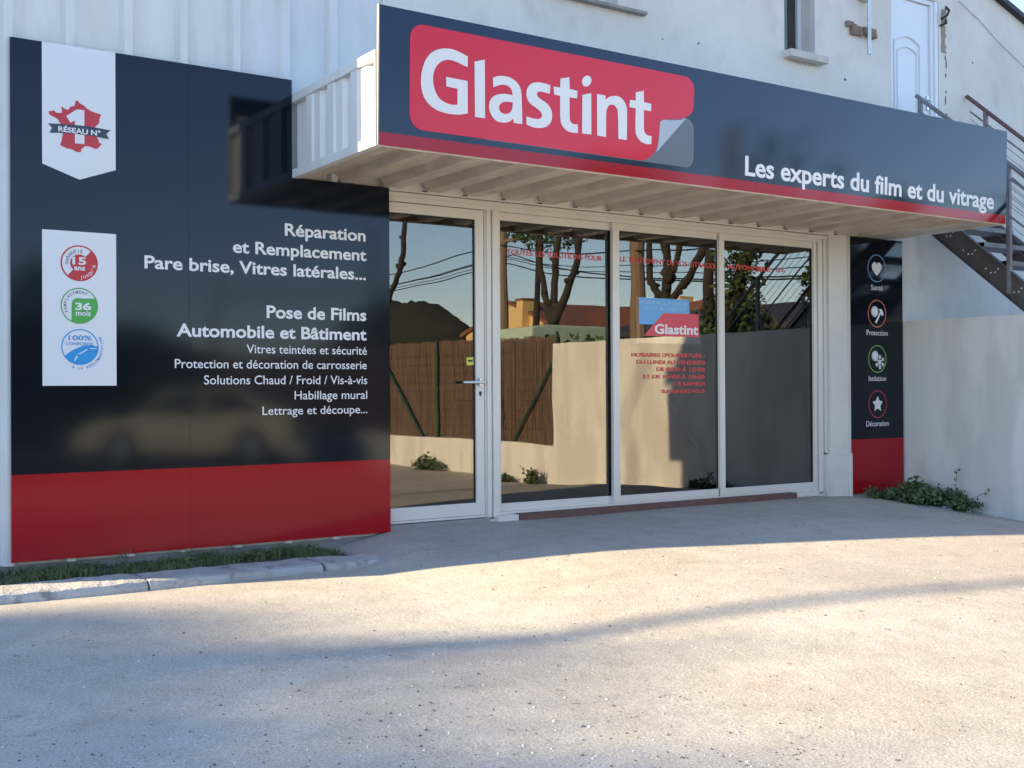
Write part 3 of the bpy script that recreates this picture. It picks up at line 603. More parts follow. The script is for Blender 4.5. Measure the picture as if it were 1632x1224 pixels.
b = MB(); b.box(10.26, 10.285, 0.055, 0.0745, 2.9, 3.05); b.tube([(10.27, .06, 3.0), (10.27, .03, 3.0), (10.19, .03, 3.0)], .009, 8); b.build('handle', M_chrome, ud)
# exposed masonry where plaster has fallen, right of the door
b = MB(); rnd = random.Random(5)
ptsL, ptsR = [], []
for i in range(16):
    z = 3.98 - i*0.03
    ptsL.append((10.462 + 0.006*rnd.random(), z)); ptsR.append((10.53 + 0.02*rnd.uniform(-1, 1), z))
b.prism(ptsL + ptsR[::-1], 0.022, 0.029)
b.build('bare_masonry', mat('bare_masonry', (0.28, 0.22, 0.18), (0.36, 0.30, 0.26), rough=1, scale=12, bump=.6), B)
b = MB()
for z, h in ((3.45, .06), (3.36, .10), (3.27, .05), (3.10, .04), (2.98, .10), (2.86, .04), (2.70, .12), (2.5, .1), (3.84, .2)):
    xx = 10.53 + 0.01*rnd.uniform(-1, 1)
    b.prism([(xx, z), (xx+.012, z+h*.3), (xx+.005, z+h), (xx-.006, z+h*.7)], 0.026, 0.0295)
b.build('plaster_crack', M_dark, B)['kind'] = 'stuff'
# bent bracket / cable end above
b = MB(); b.tube([(10.42, .0, 3.86), (10.47, -.04, 3.90), (10.52, -.03, 3.96), (10.55, .03, 4.02)], .012, 6); b.tube([(10.43, .02, 3.80), (10.50, -.01, 3.83), (10.53, .02, 3.88)], .01, 6)
tag(b.build('cable_stub', M_cable), 'bent black cable stub by the top corner of the upstairs door', 'cable')
# brick patch and pipe
bp = thing('brick_patch', 'patch of bare broken bricks showing through the plaster behind the metal pipe', 'brick patch', (9.15, 0.0, 3.52))
for bx, bw, bz, bh, bd in ((8.955, .09, 3.545, .05, .02), (9.02, .055, 3.47, .105, .03), (9.08, .10, 3.475, .09, .022), (9.19, .07, 3.50, .07, .03), (9.265, .12, 3.53, .045, .02), (9.255, .12, 3.478, .045, .035)):
    MB().box(bx, bx+bw, 0.03-bd-.02, 0.028, bz, bz+bh).build('brick', M_brick, bp, bevel=0.006)
b = MB(); b.tube([(9.200, -0.06, 4.3), (9.205, -0.06, 3.285)], 0.020, 12); b.box(9.14, 9.27, -0.03, 0.03, 3.83, 3.85)
b.tube([(9.15, -.05, 3.845), (9.26, -.07, 3.845)], .012, 6)
tag(b.build('metal_pipe', mat('zinc_pipe', (0.45, 0.46, 0.46), (0.62, 0.63, 0.62), rough=.4, scale=20, metal=.6)), 'short vertical zinc pipe on the upper wall, in front of the bare bricks', 'pipe')
# hairline cable across the wall on the right
b = MB(); b.tube([(10.75, .02, 4.12), (11.1, .018, 3.98), (11.45, .018, 3.80), (12.4, .018, 3.4)], .003, 4)
tag(b.build('thin_wire', mat('grey_wire', (0.25, 0.25, 0.25), rough=.7)), 'thin wire running down across the plaster at upper right', 'wire')
# rusty drip stains under the stone sill and the bricks
M_stain = mat('drip_stain', (0.38, 0.33, 0.27), (0.55, 0.51, 0.45), rough=.95, scale=14, stretch=(3, 1, .5))
for (x0, x1, z1) in ((8.15, 8.55, 3.098),):
    pts = [(x0, z1)] + [(x0+(x1-x0)*k/14, z1-.012-.05*abs(noise.noise(Vector((k*.9, 3.3, 1))))*sin(pi*k/14)) for k in range(15)] + [(x1, z1)]
    MB().prism(pts, 0.0285, 0.0295).build('drip_stain', M_stain, B)
# nail marks on the plaster
b = MB()
for x, z, r in ((7.02, 3.06, .008), (6.60, 3.03, .006), (11.0, 3.5, .008), (8.95, 3.02, .012)): b.tube([(x, .031, z), (x, .024, z)], r, 8)
b.build('wall_plug', M_dark, B)['kind'] = 'stuff'

# ================================================================== CANOPY
CX0, CX1, CZ0, CZ1, CY = 3.17, 9.575, 1.492, 2.066, -1.255
CN = thing('canopy', 'flat canopy clad in ribbed white metal above the shop entrance', 'canopy', (6.37, -0.6, 1.49))
def ribbed(axis, pts, a0, a1): return MB().extr(pts, axis, a0, a1)
# left side sheet: profile in (x,y) extruded along z
def side_profile(x_out, s_):
    p_ = []; y = 0.02
    ribs = [-0.218 + 0.345, -0.218, -0.563, -0.911, -1.258]
    out = [(x_out + s_*0.035, 0.02)]
    for r in ribs[1:4]:
        out += [(x_out + s_*0.035, r+0.015), (x_out, r), (x_out, r-0.09), (x_out + s_*0.012, r-0.11), (x_out+s_*0.012, r-0.20), (x_out + s_*0.035, r-0.235)]
    out += [(x_out + s_*0.035, CY)]
    return out
for xo, s_ in ((CX0+0.008, 1), (CX1-0.008, -1)):
    p_ = side_profile(xo, s_); q_ = [(xo + s_*0.05, CY), (xo + s_*0.05, 0.02)]
    MB().extr(p_ + q_, 'z', CZ0+0.01, CZ1-0.01).build('side_sheet', M_clad, CN)
# trims
for x0, x1 in ((CX0, CX0+0.055), (CX1-0.055, CX1)):
    b = MB(); b.box(x0, x1, CY, 0.018, CZ1-0.055, CZ1+0.004); b.build('top_trim', M_clad, CN, bevel=.004)
    b = MB(); b.box(x0+(0 if x0 < 5 else .0), x1, CY, 0.018, CZ0-0.006, CZ0+0.055); b.build('bottom_trim', M_clad, CN, bevel=.004)
MB().box(CX0+.055, CX1-.055, CY, 0.02, CZ1-0.05, CZ1-0.01).build('top_sheet', M_clad, CN)
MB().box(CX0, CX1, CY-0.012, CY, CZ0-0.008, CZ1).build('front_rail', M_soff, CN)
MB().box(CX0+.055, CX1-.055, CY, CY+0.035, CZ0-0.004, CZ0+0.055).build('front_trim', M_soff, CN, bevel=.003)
# soffit sheet: profile in (x,z) extruded along y
sp_ = []; x = CX0+.055; c_ = 4.245 - 0.35*3
prof = [(x, CZ0+0.003)]
k = 0
while True:
    r = c_ + 0.35*k; k += 1
    if r < CX0+.10: continue
    if r > CX1-.16: break
    prof += [(r-0.215, CZ0+0.003), (r-0.205, CZ0+0.058), (r-0.035, CZ0+0.058), (r-0.0, CZ0+0.003)]
prof = [p_ for p_ in prof if p_[0] >= x-1e-6]
prof.append((CX1-.055, CZ0+0.003))
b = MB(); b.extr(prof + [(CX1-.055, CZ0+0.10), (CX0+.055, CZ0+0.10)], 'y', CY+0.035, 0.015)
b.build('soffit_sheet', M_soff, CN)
# small old sealant marks where the soffit meets the wall
b = MB()
for k in range(17):
    xx = c_ + 0.35*k - 0.02
    if xx > 3.9: b.box(xx-.015, xx+.02, -0.004, 0.012, CZ0-0.006, CZ0+0.0)
b.build('sealant_mark', M_dark, CN)['kind'] = 'stuff'

# ================================================================== FASCIA SIGN (tilted slightly towards the ground)
TILT = 0.022
FS = thing('fascia_sign', 'long black fascia sign on the canopy with a red logo and white slogan', 'sign', (6.37, -1.273, 1.49))
SXL, SXR, SZ0, SZ1 = 3.188, 9.572, 1.492, 2.336
YF = -1.275
parts = []
seam = 6.40
for a_, c_ in ((SXL, seam-.0006), (seam+.0006, SXR)):
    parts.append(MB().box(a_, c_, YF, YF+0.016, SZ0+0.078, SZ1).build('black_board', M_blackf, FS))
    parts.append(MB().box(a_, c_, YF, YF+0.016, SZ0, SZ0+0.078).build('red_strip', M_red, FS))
parts.append(MB().box(SXL-0.008, SXL, YF-0.002, YF+0.018, SZ0-0.004, SZ1+.003).build('edge_trim', mat('edge_trim', (0.30, 0.31, 0.28), rough=.5), FS))
LX0, LX1, LZ0, LZ1 = 3.395, 5.742, 1.612, 2.262
parts.append(vinyl('slate_corner', [rrect(LX0+0.5, LX1, LZ0-0.004, LZ1-0.3, 0.075)], YF-0.001, M_slate, FS))
r_ = 0.095
arcp = lambda cx, cz, a: [(cx + r_*cos(radians(a+90*i/6)), cz + r_*sin(radians(a+90*i/6))) for i in range(7)]
outl = arcp(LX1-r_, LZ1-r_, 0) + arcp(LX0+r_, LZ1-r_, 90) + arcp(LX0+r_, LZ0+r_, 180)
cv = smooth_poly(CURL, 5)
cut = cv[:len(cv)]
# curl runs from the right edge down to the bottom edge
i_end = min(range(len(cv)), key=lambda i: (cv[i][0]-CURL[-1][0])**2 + (cv[i][1]-CURL[-1][1])**2)
cut = cv[:i_end+1][::-1]
outl = outl + [(CURL[-1][0]-0.06, LZ0)] + [(x, max(z, LZ0)) for x, z in cut]
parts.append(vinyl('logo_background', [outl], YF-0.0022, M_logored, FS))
parts.append(vinyl('logo_fold', [smooth_poly(FOLD, 4)], YF-0.0034, M_fold, FS))
for gl in LOGO:
    parts.append(vinyl('logo_letter', [smooth_poly(c_, 4) for c_ in gl], YF-0.0046, M_wtext, FS))
parts.append(text('Les experts du film et du vitrage', 6.264, 9.387, 1.610, 0.149, YF-0.0014, M_wtext, FS, 0.024))
for o in parts:
    for v in o.data.vertices: v.co.y -= TILT*(v.co.z - SZ0)/(SZ1-SZ0)
# back battens
MB().box(SXL+.05, SXR-.05, YF+.001, YF+.012, SZ1-0.2, SZ1-0.16).build('batten', M_alu, FS)

# ================================================================== LEFT WALL PANEL
LP = thing('wall_panel', 'large gloss black and red advertising panel on the left wall', 'sign', (2.64, 0.0, -1.03))
XL, XS, XR = 1.341, 2.439, 3.925
ZT, ZR, ZB = 2.169, -0.500, -1.033
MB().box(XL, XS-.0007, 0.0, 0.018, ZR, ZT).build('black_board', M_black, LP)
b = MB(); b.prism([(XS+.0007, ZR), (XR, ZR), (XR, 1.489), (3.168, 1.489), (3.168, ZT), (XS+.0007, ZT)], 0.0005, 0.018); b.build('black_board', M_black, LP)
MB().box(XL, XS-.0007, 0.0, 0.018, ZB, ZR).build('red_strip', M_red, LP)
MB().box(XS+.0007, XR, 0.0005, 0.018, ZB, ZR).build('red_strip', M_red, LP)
vinyl('white_pennant', [[(1.523, ZT), (1.523, 1.415), (1.744, 1.336), (1.966, 1.418), (1.966, ZT)]], -0.001, M_white, LP)
vinyl('map_emblem', [[(x, z) for x, z in FRANCE]], -0.0022, M_bred, LP)
vinyl('numeral', [[(x, z) for x, z in ONE]], -0.0034, M_white, LP)
vinyl('ribbon', [smooth_poly([p_ + (1,) for p_ in RIBBON], 1)], -0.0046, M_navy, LP)
text('RÉSEAU N°', 1.617, 1.872, 1.624, 0.033, -0.0056, M_wtext, LP, 0.03)
vinyl('white_card', [rect(1.521, 1.967, 0.043, 1.009)], -0.001, M_white, LP)
Y1, Y2, Y3 = -0.0022, -0.0034, -0.0046
R0 = 0.113
# red badge
cx, cz = 1.741, 0.811
vinyl('badge_ring', [circ(cx, cz, R0), circ(cx, cz, R0-0.009)], Y1, M_bred, LP)
sec = circ(cx, cz, R0-0.005, 30, 228, 408) + circ(cx, cz, 0.055, 16, 48, 228)
vinyl('badge_fill', [sec], Y2, M_bred, LP)
arc_text('GARANTIE', cx, cz, 0.066, 182, 80, 0.020, Y2, M_bgrey, LP)
arc_text("JUSQU'À", cx, cz, 0.099, 278, 350, 0.018, Y3, M_wtext, LP, True, bold=.02)
text('15', 1.699, 1.781, 0.802, 0.048, Y3, M_wtext, LP, 0.03); text('ans', 1.709, 1.775, 0.766, 0.034, Y3, M_wtext, LP, 0.03)
# green badge
cz = 0.544
vinyl('badge_ring', [circ(cx, cz, R0), circ(cx, cz, R0-0.007)], Y1, M_bgreen, LP)
sec = circ(cx, cz, R0-0.004, 36, 244, 386) + [(cx+.0, cz+.046)] + circ(cx-.01, cz+.012, .036, 8, 95, 175) + [(cx-.047, cz-.02)]
vinyl('badge_fill', [sec], Y2, M_bgreen, LP)
arc_text('REMPLACEMENT', cx, cz, 0.078, 205, 62, 0.017, Y2, M_bgrey, LP)
text('36', 1.714, 1.812, 0.518, 0.046, Y3, M_wtext, LP, 0.035); text('mois', 1.719, 1.808, 0.482, 0.034, Y3, M_wtext, LP, 0.02)
# blue badge
cx, cz = 1.744, 0.286
vinyl('badge_ring', [circ(cx, cz, R0), circ(cx, cz, R0-0.007)], Y1, M_bblue, LP)
sec = circ(cx, cz, R0-0.004, 30, 212, 362) + [(cx+.06, cz+.012), (cx+.02, cz+.008), (cx-.03, cz-.012), (cx-.07, cz-.038)]
vinyl('badge_fill', [sec], Y2, M_bblue, LP)
vinyl('road_dash', [[(cx-.038, cz-.088), (cx-.030, cz-.088), (cx-.014, cz-.058), (cx-.022, cz-.055)]], Y3, M_white, LP)
vinyl('road_dash', [[(cx-.012, cz-.045), (cx-.004, cz-.048), (cx+.045, cz-.018), (cx+.04, cz-.013)]], Y3, M_white, LP)
vinyl('road_dash', [[(cx+.06, cz-.012), (cx+.10, cz-.010), (cx+.10, cz-.006), (cx+.06, cz-.007)]], Y3, M_white, LP)
text('100%', 1.675, 1.814, 0.328, 0.030, Y2, M_bblue, LP, 0.01); text('CONFORME', 1.658, 1.825, 0.296, 0.019, Y2, M_bblue, LP, 0.0)
arc_text('À LA RÉGLEMENTATION', cx, cz, 0.142, 252, 385, 0.016, Y2, M_bblue, LP, True)
for body, x0, x1, z, cap, bo in (('Réparation', 3.111, 3.731, 1.081, .087, .022), ('et Remplacement', 2.738, 3.736, .940, .085, .022), ('Pare brise, Vitres latérales...', 2.146, 3.732, .802, .085, .022),
        ('Pose de Films', 2.976, 3.734, .506, .087, .024), ('Automobile et Bâtiment', 2.353, 3.735, .366, .086, .024), ('Vitres teintées et sécurité', 2.832, 3.737, .262, .059, .004),
        ('Protection et décoration de carrosserie', 2.341, 3.736, .158, .059, .004), ('Solutions Chaud / Froid / Vis-à-vis', 2.536, 3.739, .050, .060, .004),
        ('Habillage mural', 3.178, 3.738, -.056, .059, .004), ('Lettrage et découpe...', 2.943, 3.739, -.160, .057, .004)):
    text(body, x0, x1, z, cap, -0.0012, M_wtext, LP, bo)

# ================================================================== RIGHT WALL PANEL
RP = thing('wall_panel', 'narrow black and red panel with four round icons right of the glass front', 'sign', (9.37, 0.0, -1.03))
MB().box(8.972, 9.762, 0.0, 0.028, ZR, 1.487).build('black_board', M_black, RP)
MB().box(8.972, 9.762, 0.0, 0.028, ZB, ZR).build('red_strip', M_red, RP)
MB().box(8.962, 8.9715, 0.002, 0.055, ZB-.01, 1.487).build('edge_trim', M_alu, RP)
ix = 9.366
for zc, M_ in ((1.193, M_icy), (.742, M_ior), (.291, M_igr), (-.158, M_ire)):
    vinyl('icon_ring', [circ(ix, zc, .138), circ(ix, zc, .128)], -0.001, M_, RP)
def blob(n_, pts, per=4, y=-0.001): return vinyl(n_, [smooth_poly(pts, per)], y, M_wtext, RP)
zc = 1.193
blob('heart', [(ix, zc+.035, 1), (ix+.02, zc+.058), (ix+.05, zc+.055), (ix+.075, zc+.02), (ix+.055, zc-.025), (ix, zc-.075, 1), (ix-.055, zc-.025), (ix-.075, zc+.02), (ix-.05, zc+.055), (ix-.02, zc+.058)])
zc = .742
M_soft = mat('pale_grey_disc', (0.45, 0.46, 0.48), rough=.4)
vinyl('pale_disc', [circ(ix-.035, zc+.02, .055)], -0.001, M_soft, RP); vinyl('disc_core', [circ(ix-.035, zc+.022, .040)], -0.0015, M_wtext, RP)
blob('hammer', [(ix-.035, zc-.085, 1), (ix-.012, zc-.098, 1), (ix+.055, zc+.0, 1), (ix+.075, zc-.022, 1), (ix+.095, zc-.01, 1), (ix+.088, zc+.02), (ix+.065, zc+.045), (ix+.02, zc+.048, 1), (ix+.045, zc+.028, 1), (ix+.04, zc+.012, 1)], 3, -0.0022)
zc = .291
vinyl('pale_disc', [circ(ix-.035, zc+.03, .052)], -0.001, M_soft, RP); vinyl('disc_core', [circ(ix-.035, zc+.032, .038)], -0.0015, M_wtext, RP)
sn = bmesh.new(); b = MB()
for k in range(6):
    a = radians(60*k+30); d = Vector((cos(a), sin(a))); n_ = Vector((-d.y, d.x)); c_ = Vector((ix+.035, zc-.03))
    b.prism([tuple(c_-n_*.007), tuple(c_+d*.068-n_*.007), tuple(c_+d*.068+n_*.007), tuple(c_+n_*.007)], -0.0024-.0002*k, -0.0018)
    for q in (.035, .052):
        for s_ in (1, -1):
            e = (d + n_*s_).normalized(); f = Vector((-e.y, e.x)); o_ = c_ + d*q
            b.prism([tuple(o_-f*.005), tuple(o_+e*.024-f*.005), tuple(o_+e*.024+f*.005), tuple(o_+f*.005)], -0.0040-.0002*k, -0.0034)
b.build('snowflake', M_wtext, RP); sn.free()
zc = -.158
vinyl('star', [[(ix + (.082 if k % 2 == 0 else .043)*cos(radians(90+36*k)), zc + (.082 if k % 2 == 0 else .043)*sin(radians(90+36*k))) for k in range(10)]], -0.001, M_wtext, RP)
for body, x0, x1, z, cap in (('Santé', 9.277, 9.455, .976, .052), ('Protection', 9.206, 9.525, .526, .052), ('Isolation', 9.233, 9.496, .073, .052), ('Décoration', 9.193, 9.533, -.376, .052)):
    text(body, x0, x1, z, cap, -0.0012, M_wtext, RP, 0.003)

# ================================================================== WHITE BOUNDARY WALL running out from the facade on the right
W = thing('boundary_wall', 'white rendered boundary wall running out from the shop front, low beyond its high part', 'wall', (9.9, -3, -1.3))
def wall_seg(y0, y1, z1, name):
    b = MB(); n = max(2, int(abs(y1-y0)/0.15)); rows = 9
    for side, X in ((0, 9.80), (1, 9.945)):
        for i in range(n+1):
            for j in range(rows+1):
                y = y0 + (y1-y0)*i/n; z = -1.5 + (z1+1.5)*j/rows
                if j == rows: z += 0.006*noise.noise(Vector((y*3, 0, 5)))
                b.v.append((X + (0.006*noise.noise(Vector((y*1.5, z*1.5, 1))) if side == 0 else 0), y, z))
    m_ = rows+1; N = (n+1)*m_
    for i in range(n):
        for j in range(rows):
            b.f.append((i*m_+j, i*m_+j+1, (i+1)*m_+j+1, (i+1)*m_+j)); b.f.append((N+i*m_+j, N+(i+1)*m_+j, N+(i+1)*m_+j+1, N+i*m_+j+1))
        b.f.append((i*m_+rows, N+i*m_+rows, N+(i+1)*m_+rows, (i+1)*m_+rows))
    for i in (0, n):
        for j in range(rows): b.f.append((i*m_+j, i*m_+j+1, N+i*m_+j+1, N+i*m_+j))
    return b.build(name, M_wallw, W)
wall_seg(0.028, -5.90, 0.675, 'high_wall'); wall_seg(-5.902, -26, -0.805, 'low_wall')
# debris at its foot
rnd = random.Random(8)
for k in range(3):
    b = MB(); x, y = [(9.52, -.68), (9.66, -.80), (9.72, -1.05)][k]; r = (.075, .055, .04)[k]; z = gz(x, y)
    vs_ = []
    for i in range(7):
        a = 6.28*i/7; vs_.append((x + r*cos(a)*rnd.uniform(.7, 1.3), y + r*sin(a)*rnd.uniform(.7, 1.3), z-.01))
    for i in range(7):
        a = 6.28*i/7; vs_.append((x + .6*r*cos(a)*rnd.uniform(.7, 1.2), y + .6*r*sin(a)*rnd.uniform(.7, 1.2), z + r*.5*rnd.uniform(.7, 1.1)))
    b.add(vs_, [(i, (i+1) % 7, 7+(i+1) % 7, 7+i) for i in range(7)] + [tuple(range(7, 14))])
    tag(b.build('rubble_stone', M_conc, bevel=.004), ['largest lump of rubble at the foot of the white wall by the weeds', 'middling lump of rubble at the foot of the white wall', 'smallest lump of rubble, nearest the camera by the white wall'][k], 'stone', 'rubble at the foot of the white wall')

# ================================================================== METAL STAIRCASE up to the door
ST = thing('metal_staircase', 'grey steel outside staircase climbing to the white upstairs door', 'staircase', (10.4, -2.2, -1.2))
lowz = lambda y: 1.538 - 0.835*(-0.218 - y)           # lower edge of the stringers
def stringer(x0, x1, yb=-3.50, dz=0.0, yt=-0.02):
    b = MB(); t_ = 0.285
    P = [(yt, lowz(yt)+dz), (yb, max(-1.28, lowz(yb)+dz)), (yb, lowz(yb)+dz+t_), (yt, lowz(yt)+dz+t_)]
    b.extr(P, 'x', x0, x1)
    e = 0.012
    for k in (0, t_-e):                                # flanges
        Q = [(yt, lowz(yt)+dz+k), (yb, lowz(yb)+dz+k), (yb, lowz(yb)+dz+k+e), (yt, lowz(yt)+dz+k+e)]
        b.extr(Q, 'x', x0-0.035 if x0 < 10.3 else x1, x0 if x0 < 10.3 else x1+0.035)
    return b.build('stringer', M_dsteel, ST)
stringer(9.975, 9.987); stringer(10.85, 10.862)
tz = [(-0.658 - 0.244*k, 1.414 - 0.2038*k) for k in range(-2, 12)]
tread0 = None
for y, z in tz:
    if z < -1.05: break
    b = MB(); b.box(9.99, 10.848, -0.12, 0.14, -0.045, -0.04+.0); b.box(9.99, 10.848, -0.12, -0.115, -0.04, 0); b.box(9.99, 10.848, -0.115, 0.135, -0.006, 0); b.box(9.99, 10.848, 0.135, 0.14, -0.04, 0)
    if tread0 is None: o = tread0 = b.build('tread', M_steel, ST)
    else: o = tread0.copy(); COL.objects.link(o)
    o.location = (0, y+0.0, z)
b = MB()
for y, z in tz:
    if z < -1.05: break
    for dy, dz in ((-.03, -.045), (.045, -.075), (.0, -.075), (.10, -.03)):
        b.tube([(9.975, y+dy, z+dz-.03), (9.966, y+dy, z+dz-.03)], .0075, 8)
b.build('bolt', M_bolt, ST)
MB().box(9.60, 10.95, -0.16, 0.028, 1.93, 1.965).build('landing', M_steel, ST)
railz = lambda y, s_=.84, y0=-0.04, z0=2.989: z0 - s_*(y0-y)
def rail(x, y0, z0, sl, M_, r=.021):
    f_ = lambda y: z0 - sl*(y0-y)
    ye = -3.45
    MB().tube([(x, y0, f_(y0)), (x, ye, f_(ye))], r, 12).build('handrail', M_, ST)
    for py in ([-0.085, -1.062, -2.04, -3.02] if x < 10.3 else [-0.211, -1.19, -2.17, -3.15]):
        zb = lowz(py) + 0.05
        MB().box(x-.02, x+.02, py-.02, py+.02, zb, f_(py)-.01).build('post', M_steel, ST, bevel=.003)
    for off, rr in ((.135, .010), (.49, .010)):
        MB().tube([(x, y0-.04, f_(y0-.04)-off), (x, ye, f_(ye)-off)], rr, 8).build('mid_rail', M_steel, ST)
    for off in (.215, .305, .395, .575, .67, .76):
        MB().tube([(x, y0-.04, f_(y0-.04)-off), (x, ye, f_(ye)-off)], .003, 5).build('cable', M_steel, ST)
rail(9.955, -0.039, 2.985, .845, M_steel); rail(10.87, 0.013, 3.117, .895, M_rust)

# ================================================================== PLANTS by the white wall
def leaf(bm_, p, s, rnd):
    """small folded leaf of two faces"""
    d = Vector((rnd.gauss(0, 1), rnd.gauss(0, 1), rnd.gauss(.25, .7))).normalized()
    n_ = d.orthogonal().normalized(); n_ = (n_*cos(rnd.random()*6.28) + d.cross(n_)*sin(rnd.random()*6.28)).normalized()
    u_ = d.cross(n_)
    p = Vector(p)
    k = len(bm_.v)
    bm_.v += [tuple(p), tuple(p + d*s*.5 + n_*s*.38 + u_*s*.12), tuple(p + d*s), tuple(p + d*s*.5 - n_*s*.38 + u_*s*.12)]
    bm_.f += [(k, k+1, k+2), (k, k+2, k+3)]
def weed(name, label, cx, cy, rx, ry, h, n, s, stems=(), seed=1, cat='weed', M_=None):
    rnd = random.Random(seed); b = MB(); sb = MB()
    root = thing(name, label, cat, (cx, cy, gz(cx, cy)))
    zb = gz(cx, cy)
    tips = []
    for i in range(int(n/14)):
        a = rnd.random()*6.28; q = sqrt(rnd.random()); x = cx + rx*q*cos(a); y = cy + ry*q*sin(a)
        y = min(y, -0.01); x = min(x, 9.785) if x < 9.95 else x
        hh = h*(1-q*.75)*rnd.uniform(.5, 1.1) + .015
        p0 = (cx+(x-cx)*.35, cy+(y-cy)*.35, zb); p1 = (x, y, zb+hh)
        mid = tuple((p0[j]+p1[j])/2 + (0, 0, hh*.25)[j] for j in range(3))
        sb.tube([p0, mid, p1], [.003, .0025, .0015], 4, False)
        for k in range(14):
            t_ = rnd.random(); q_ = [mid[j] + (p1[j]-mid[j])*t_ + rnd.gauss(0, .018) for j in range(3)] if rnd.random() < .75 else [p0[j] + (mid[j]-p0[j])*t_ + rnd.gauss(0, .02) for j in range(3)]
            q_[2] = max(q_[2], gz(q_[0], q_[1])+.006); q_[0] = min(q_[0], 9.775) if q_[0] < 9.95 else q_[0]
            leaf(b, q_, s*rnd.uniform(.6, 1.25), rnd)
    for (x1, y1, hh) in stems:
        sb.tube([(cx, cy, zb), ((cx+x1)/2, (cy+y1)/2, zb+hh*.55), (x1, y1, zb+hh)], [.004, .003, .002], 5, False)
        for k in range(7):
            t_ = .45+.55*k/6; leaf(b, (cx+(x1-cx)*t_, cy+(y1-cy)*t_, zb+hh*t_), s*.8, rnd)
    b.build('foliage', M_ or M_leafm, root, recalc=False); sb.build('stem', M_leafd, root)
    return root
weed('weed_clump', 'dense low clump of round-leaved weeds in the corner by the white wall', 9.40, -0.42, .36, .32, .26, 1600, .044, seed=1)
weed('weed_clump', 'trailing end of round-leaved weeds reaching along the foot of the white wall', 9.60, -0.70, .15, .30, .19, 700, .046, ((9.70, -0.66, .37), (9.72, -1.0, .20)), seed=2)
weed('weed_clump', 'thin sparse weeds at the foot of the narrow black and red panel', 9.12, -0.17, .20, .10, .09, 260, .030, seed=3)
weed('weed_clump', 'bushy weed at the foot of the low wall, seen mirrored in the glass door', 9.6, -9.3, .22, .55, .28, 700, .05, seed=4)
weed('weed_clump', 'small weed at the foot of the low wall, seen mirrored in the leftmost sliding pane', 9.6, -6.9, .15, .25, .14, 300, .05, seed=5)
weed('weed_clump', 'spiky weed at the foot of the low wall, seen mirrored in the leftmost sliding pane', 9.6, -6.15, .10, .12, .20, 180, .06, ((9.5, -6.3, .24), (9.6, -6.0, .22)), seed=6)
weed('weed_clump', 'dark bush at the foot of the shaded white wall, seen mirrored in the rightmost pane', 9.5, -2.4, .2, .35, .22, 700, .05, seed=9)

# ================================================================== ACROSS THE YARD (seen in the glass)
RF = thing('reed_fence', 'brown reed screen on green posts standing on the low white wall', 'fence', (9.9, -12, -0.8))
# reed screens, one per bay between posts
bays = [-5.93, -7.58, -9.48, -11.36, -13.2, -15.1, -17.0, -19, -21, -23.5, -26]
rnd = random.Random(21)
for k in range(len(bays)-1):
    b = MB(); y = bays[k]; cuty = bays[k+1]
    while y > cuty + .01:
        w_ = rnd.uniform(.022, .045); zt = 0.80 + .035*rnd.random() + .03*noise.noise(Vector((y*2, 0, 0))) + .012*(-5.9-y)*.5
        x = 9.93 + rnd.uniform(-.006, .006)
        b.add([(x, y, -0.80), (x-.010, y-w_/2, -0.80), (x, y-w_, -0.80), (x, y, zt), (x-.010, y-w_/2, zt-.02*rnd.random()), (x, y-w_, zt-.03*rnd.random())], [(0,1,4,3), (1,2,5,4)])
        y -= w_*.93
    b.build('reed_panel', M_reed, RF, recalc=False)
b = MB(); b.box(9.945, 9.95, -26, -5.93, -0.8, 0.78); b.build('reed_backing', M_reed, RF)
for y in bays:
    MB().tube([(9.885, y, -0.82), (9.885, y, 0.86)], .024, 8).build('post', M_green, RF)
for (ya, za, yb, zb) in ((-11.32, .50, -9.99, -.80), (-5.95, .45, -7.06, -.80), (-7.60, .66, -7.33, -.80)):
    MB().tube([(9.87, ya, za), (9.87, yb, zb)], .020 if abs(ya-yb) > .5 else .009, 8).build('brace', M_green, RF)
b = MB()
for z in [-.6+.15*k for k in range(9)]: b.tube([(9.905, -26, z), (9.905, -5.93, z)], .0022, 4, False)
for y in [-6.0-.3*k for k in range(66)]: b.tube([(9.906, y, -.8), (9.906, y, .72)], .0015, 3, False)
tag(b.build('wire_mesh', M_green, RF), kind='stuff')

MT = thing('storage_tank', 'pale mint green container with an arched top behind the reed screen', 'container', (15, -14.6, -1.3))
b = MB(); n = 12; P = [(14.0, -1.4), (16.2, -1.4)] + [(16.2 - 2.2*k/n, 1.30 + .14*sin(pi*k/n)**.6) for k in range(n+1)]
b.extr([(14.0, -1.4)] + [(14.0, 1.38), (14.4, 1.42), (15.8, 1.42), (16.2, 1.38)] + [(16.2, -1.4)], 'y', -14.3, -12.55)
b.build('shell', M_mint, MT, bevel=.05)
for z in (-.2, .6): MB().box(13.985, 13.998, -14.3, -12.55, z, z+.03).build('rib', M_mint, MT)

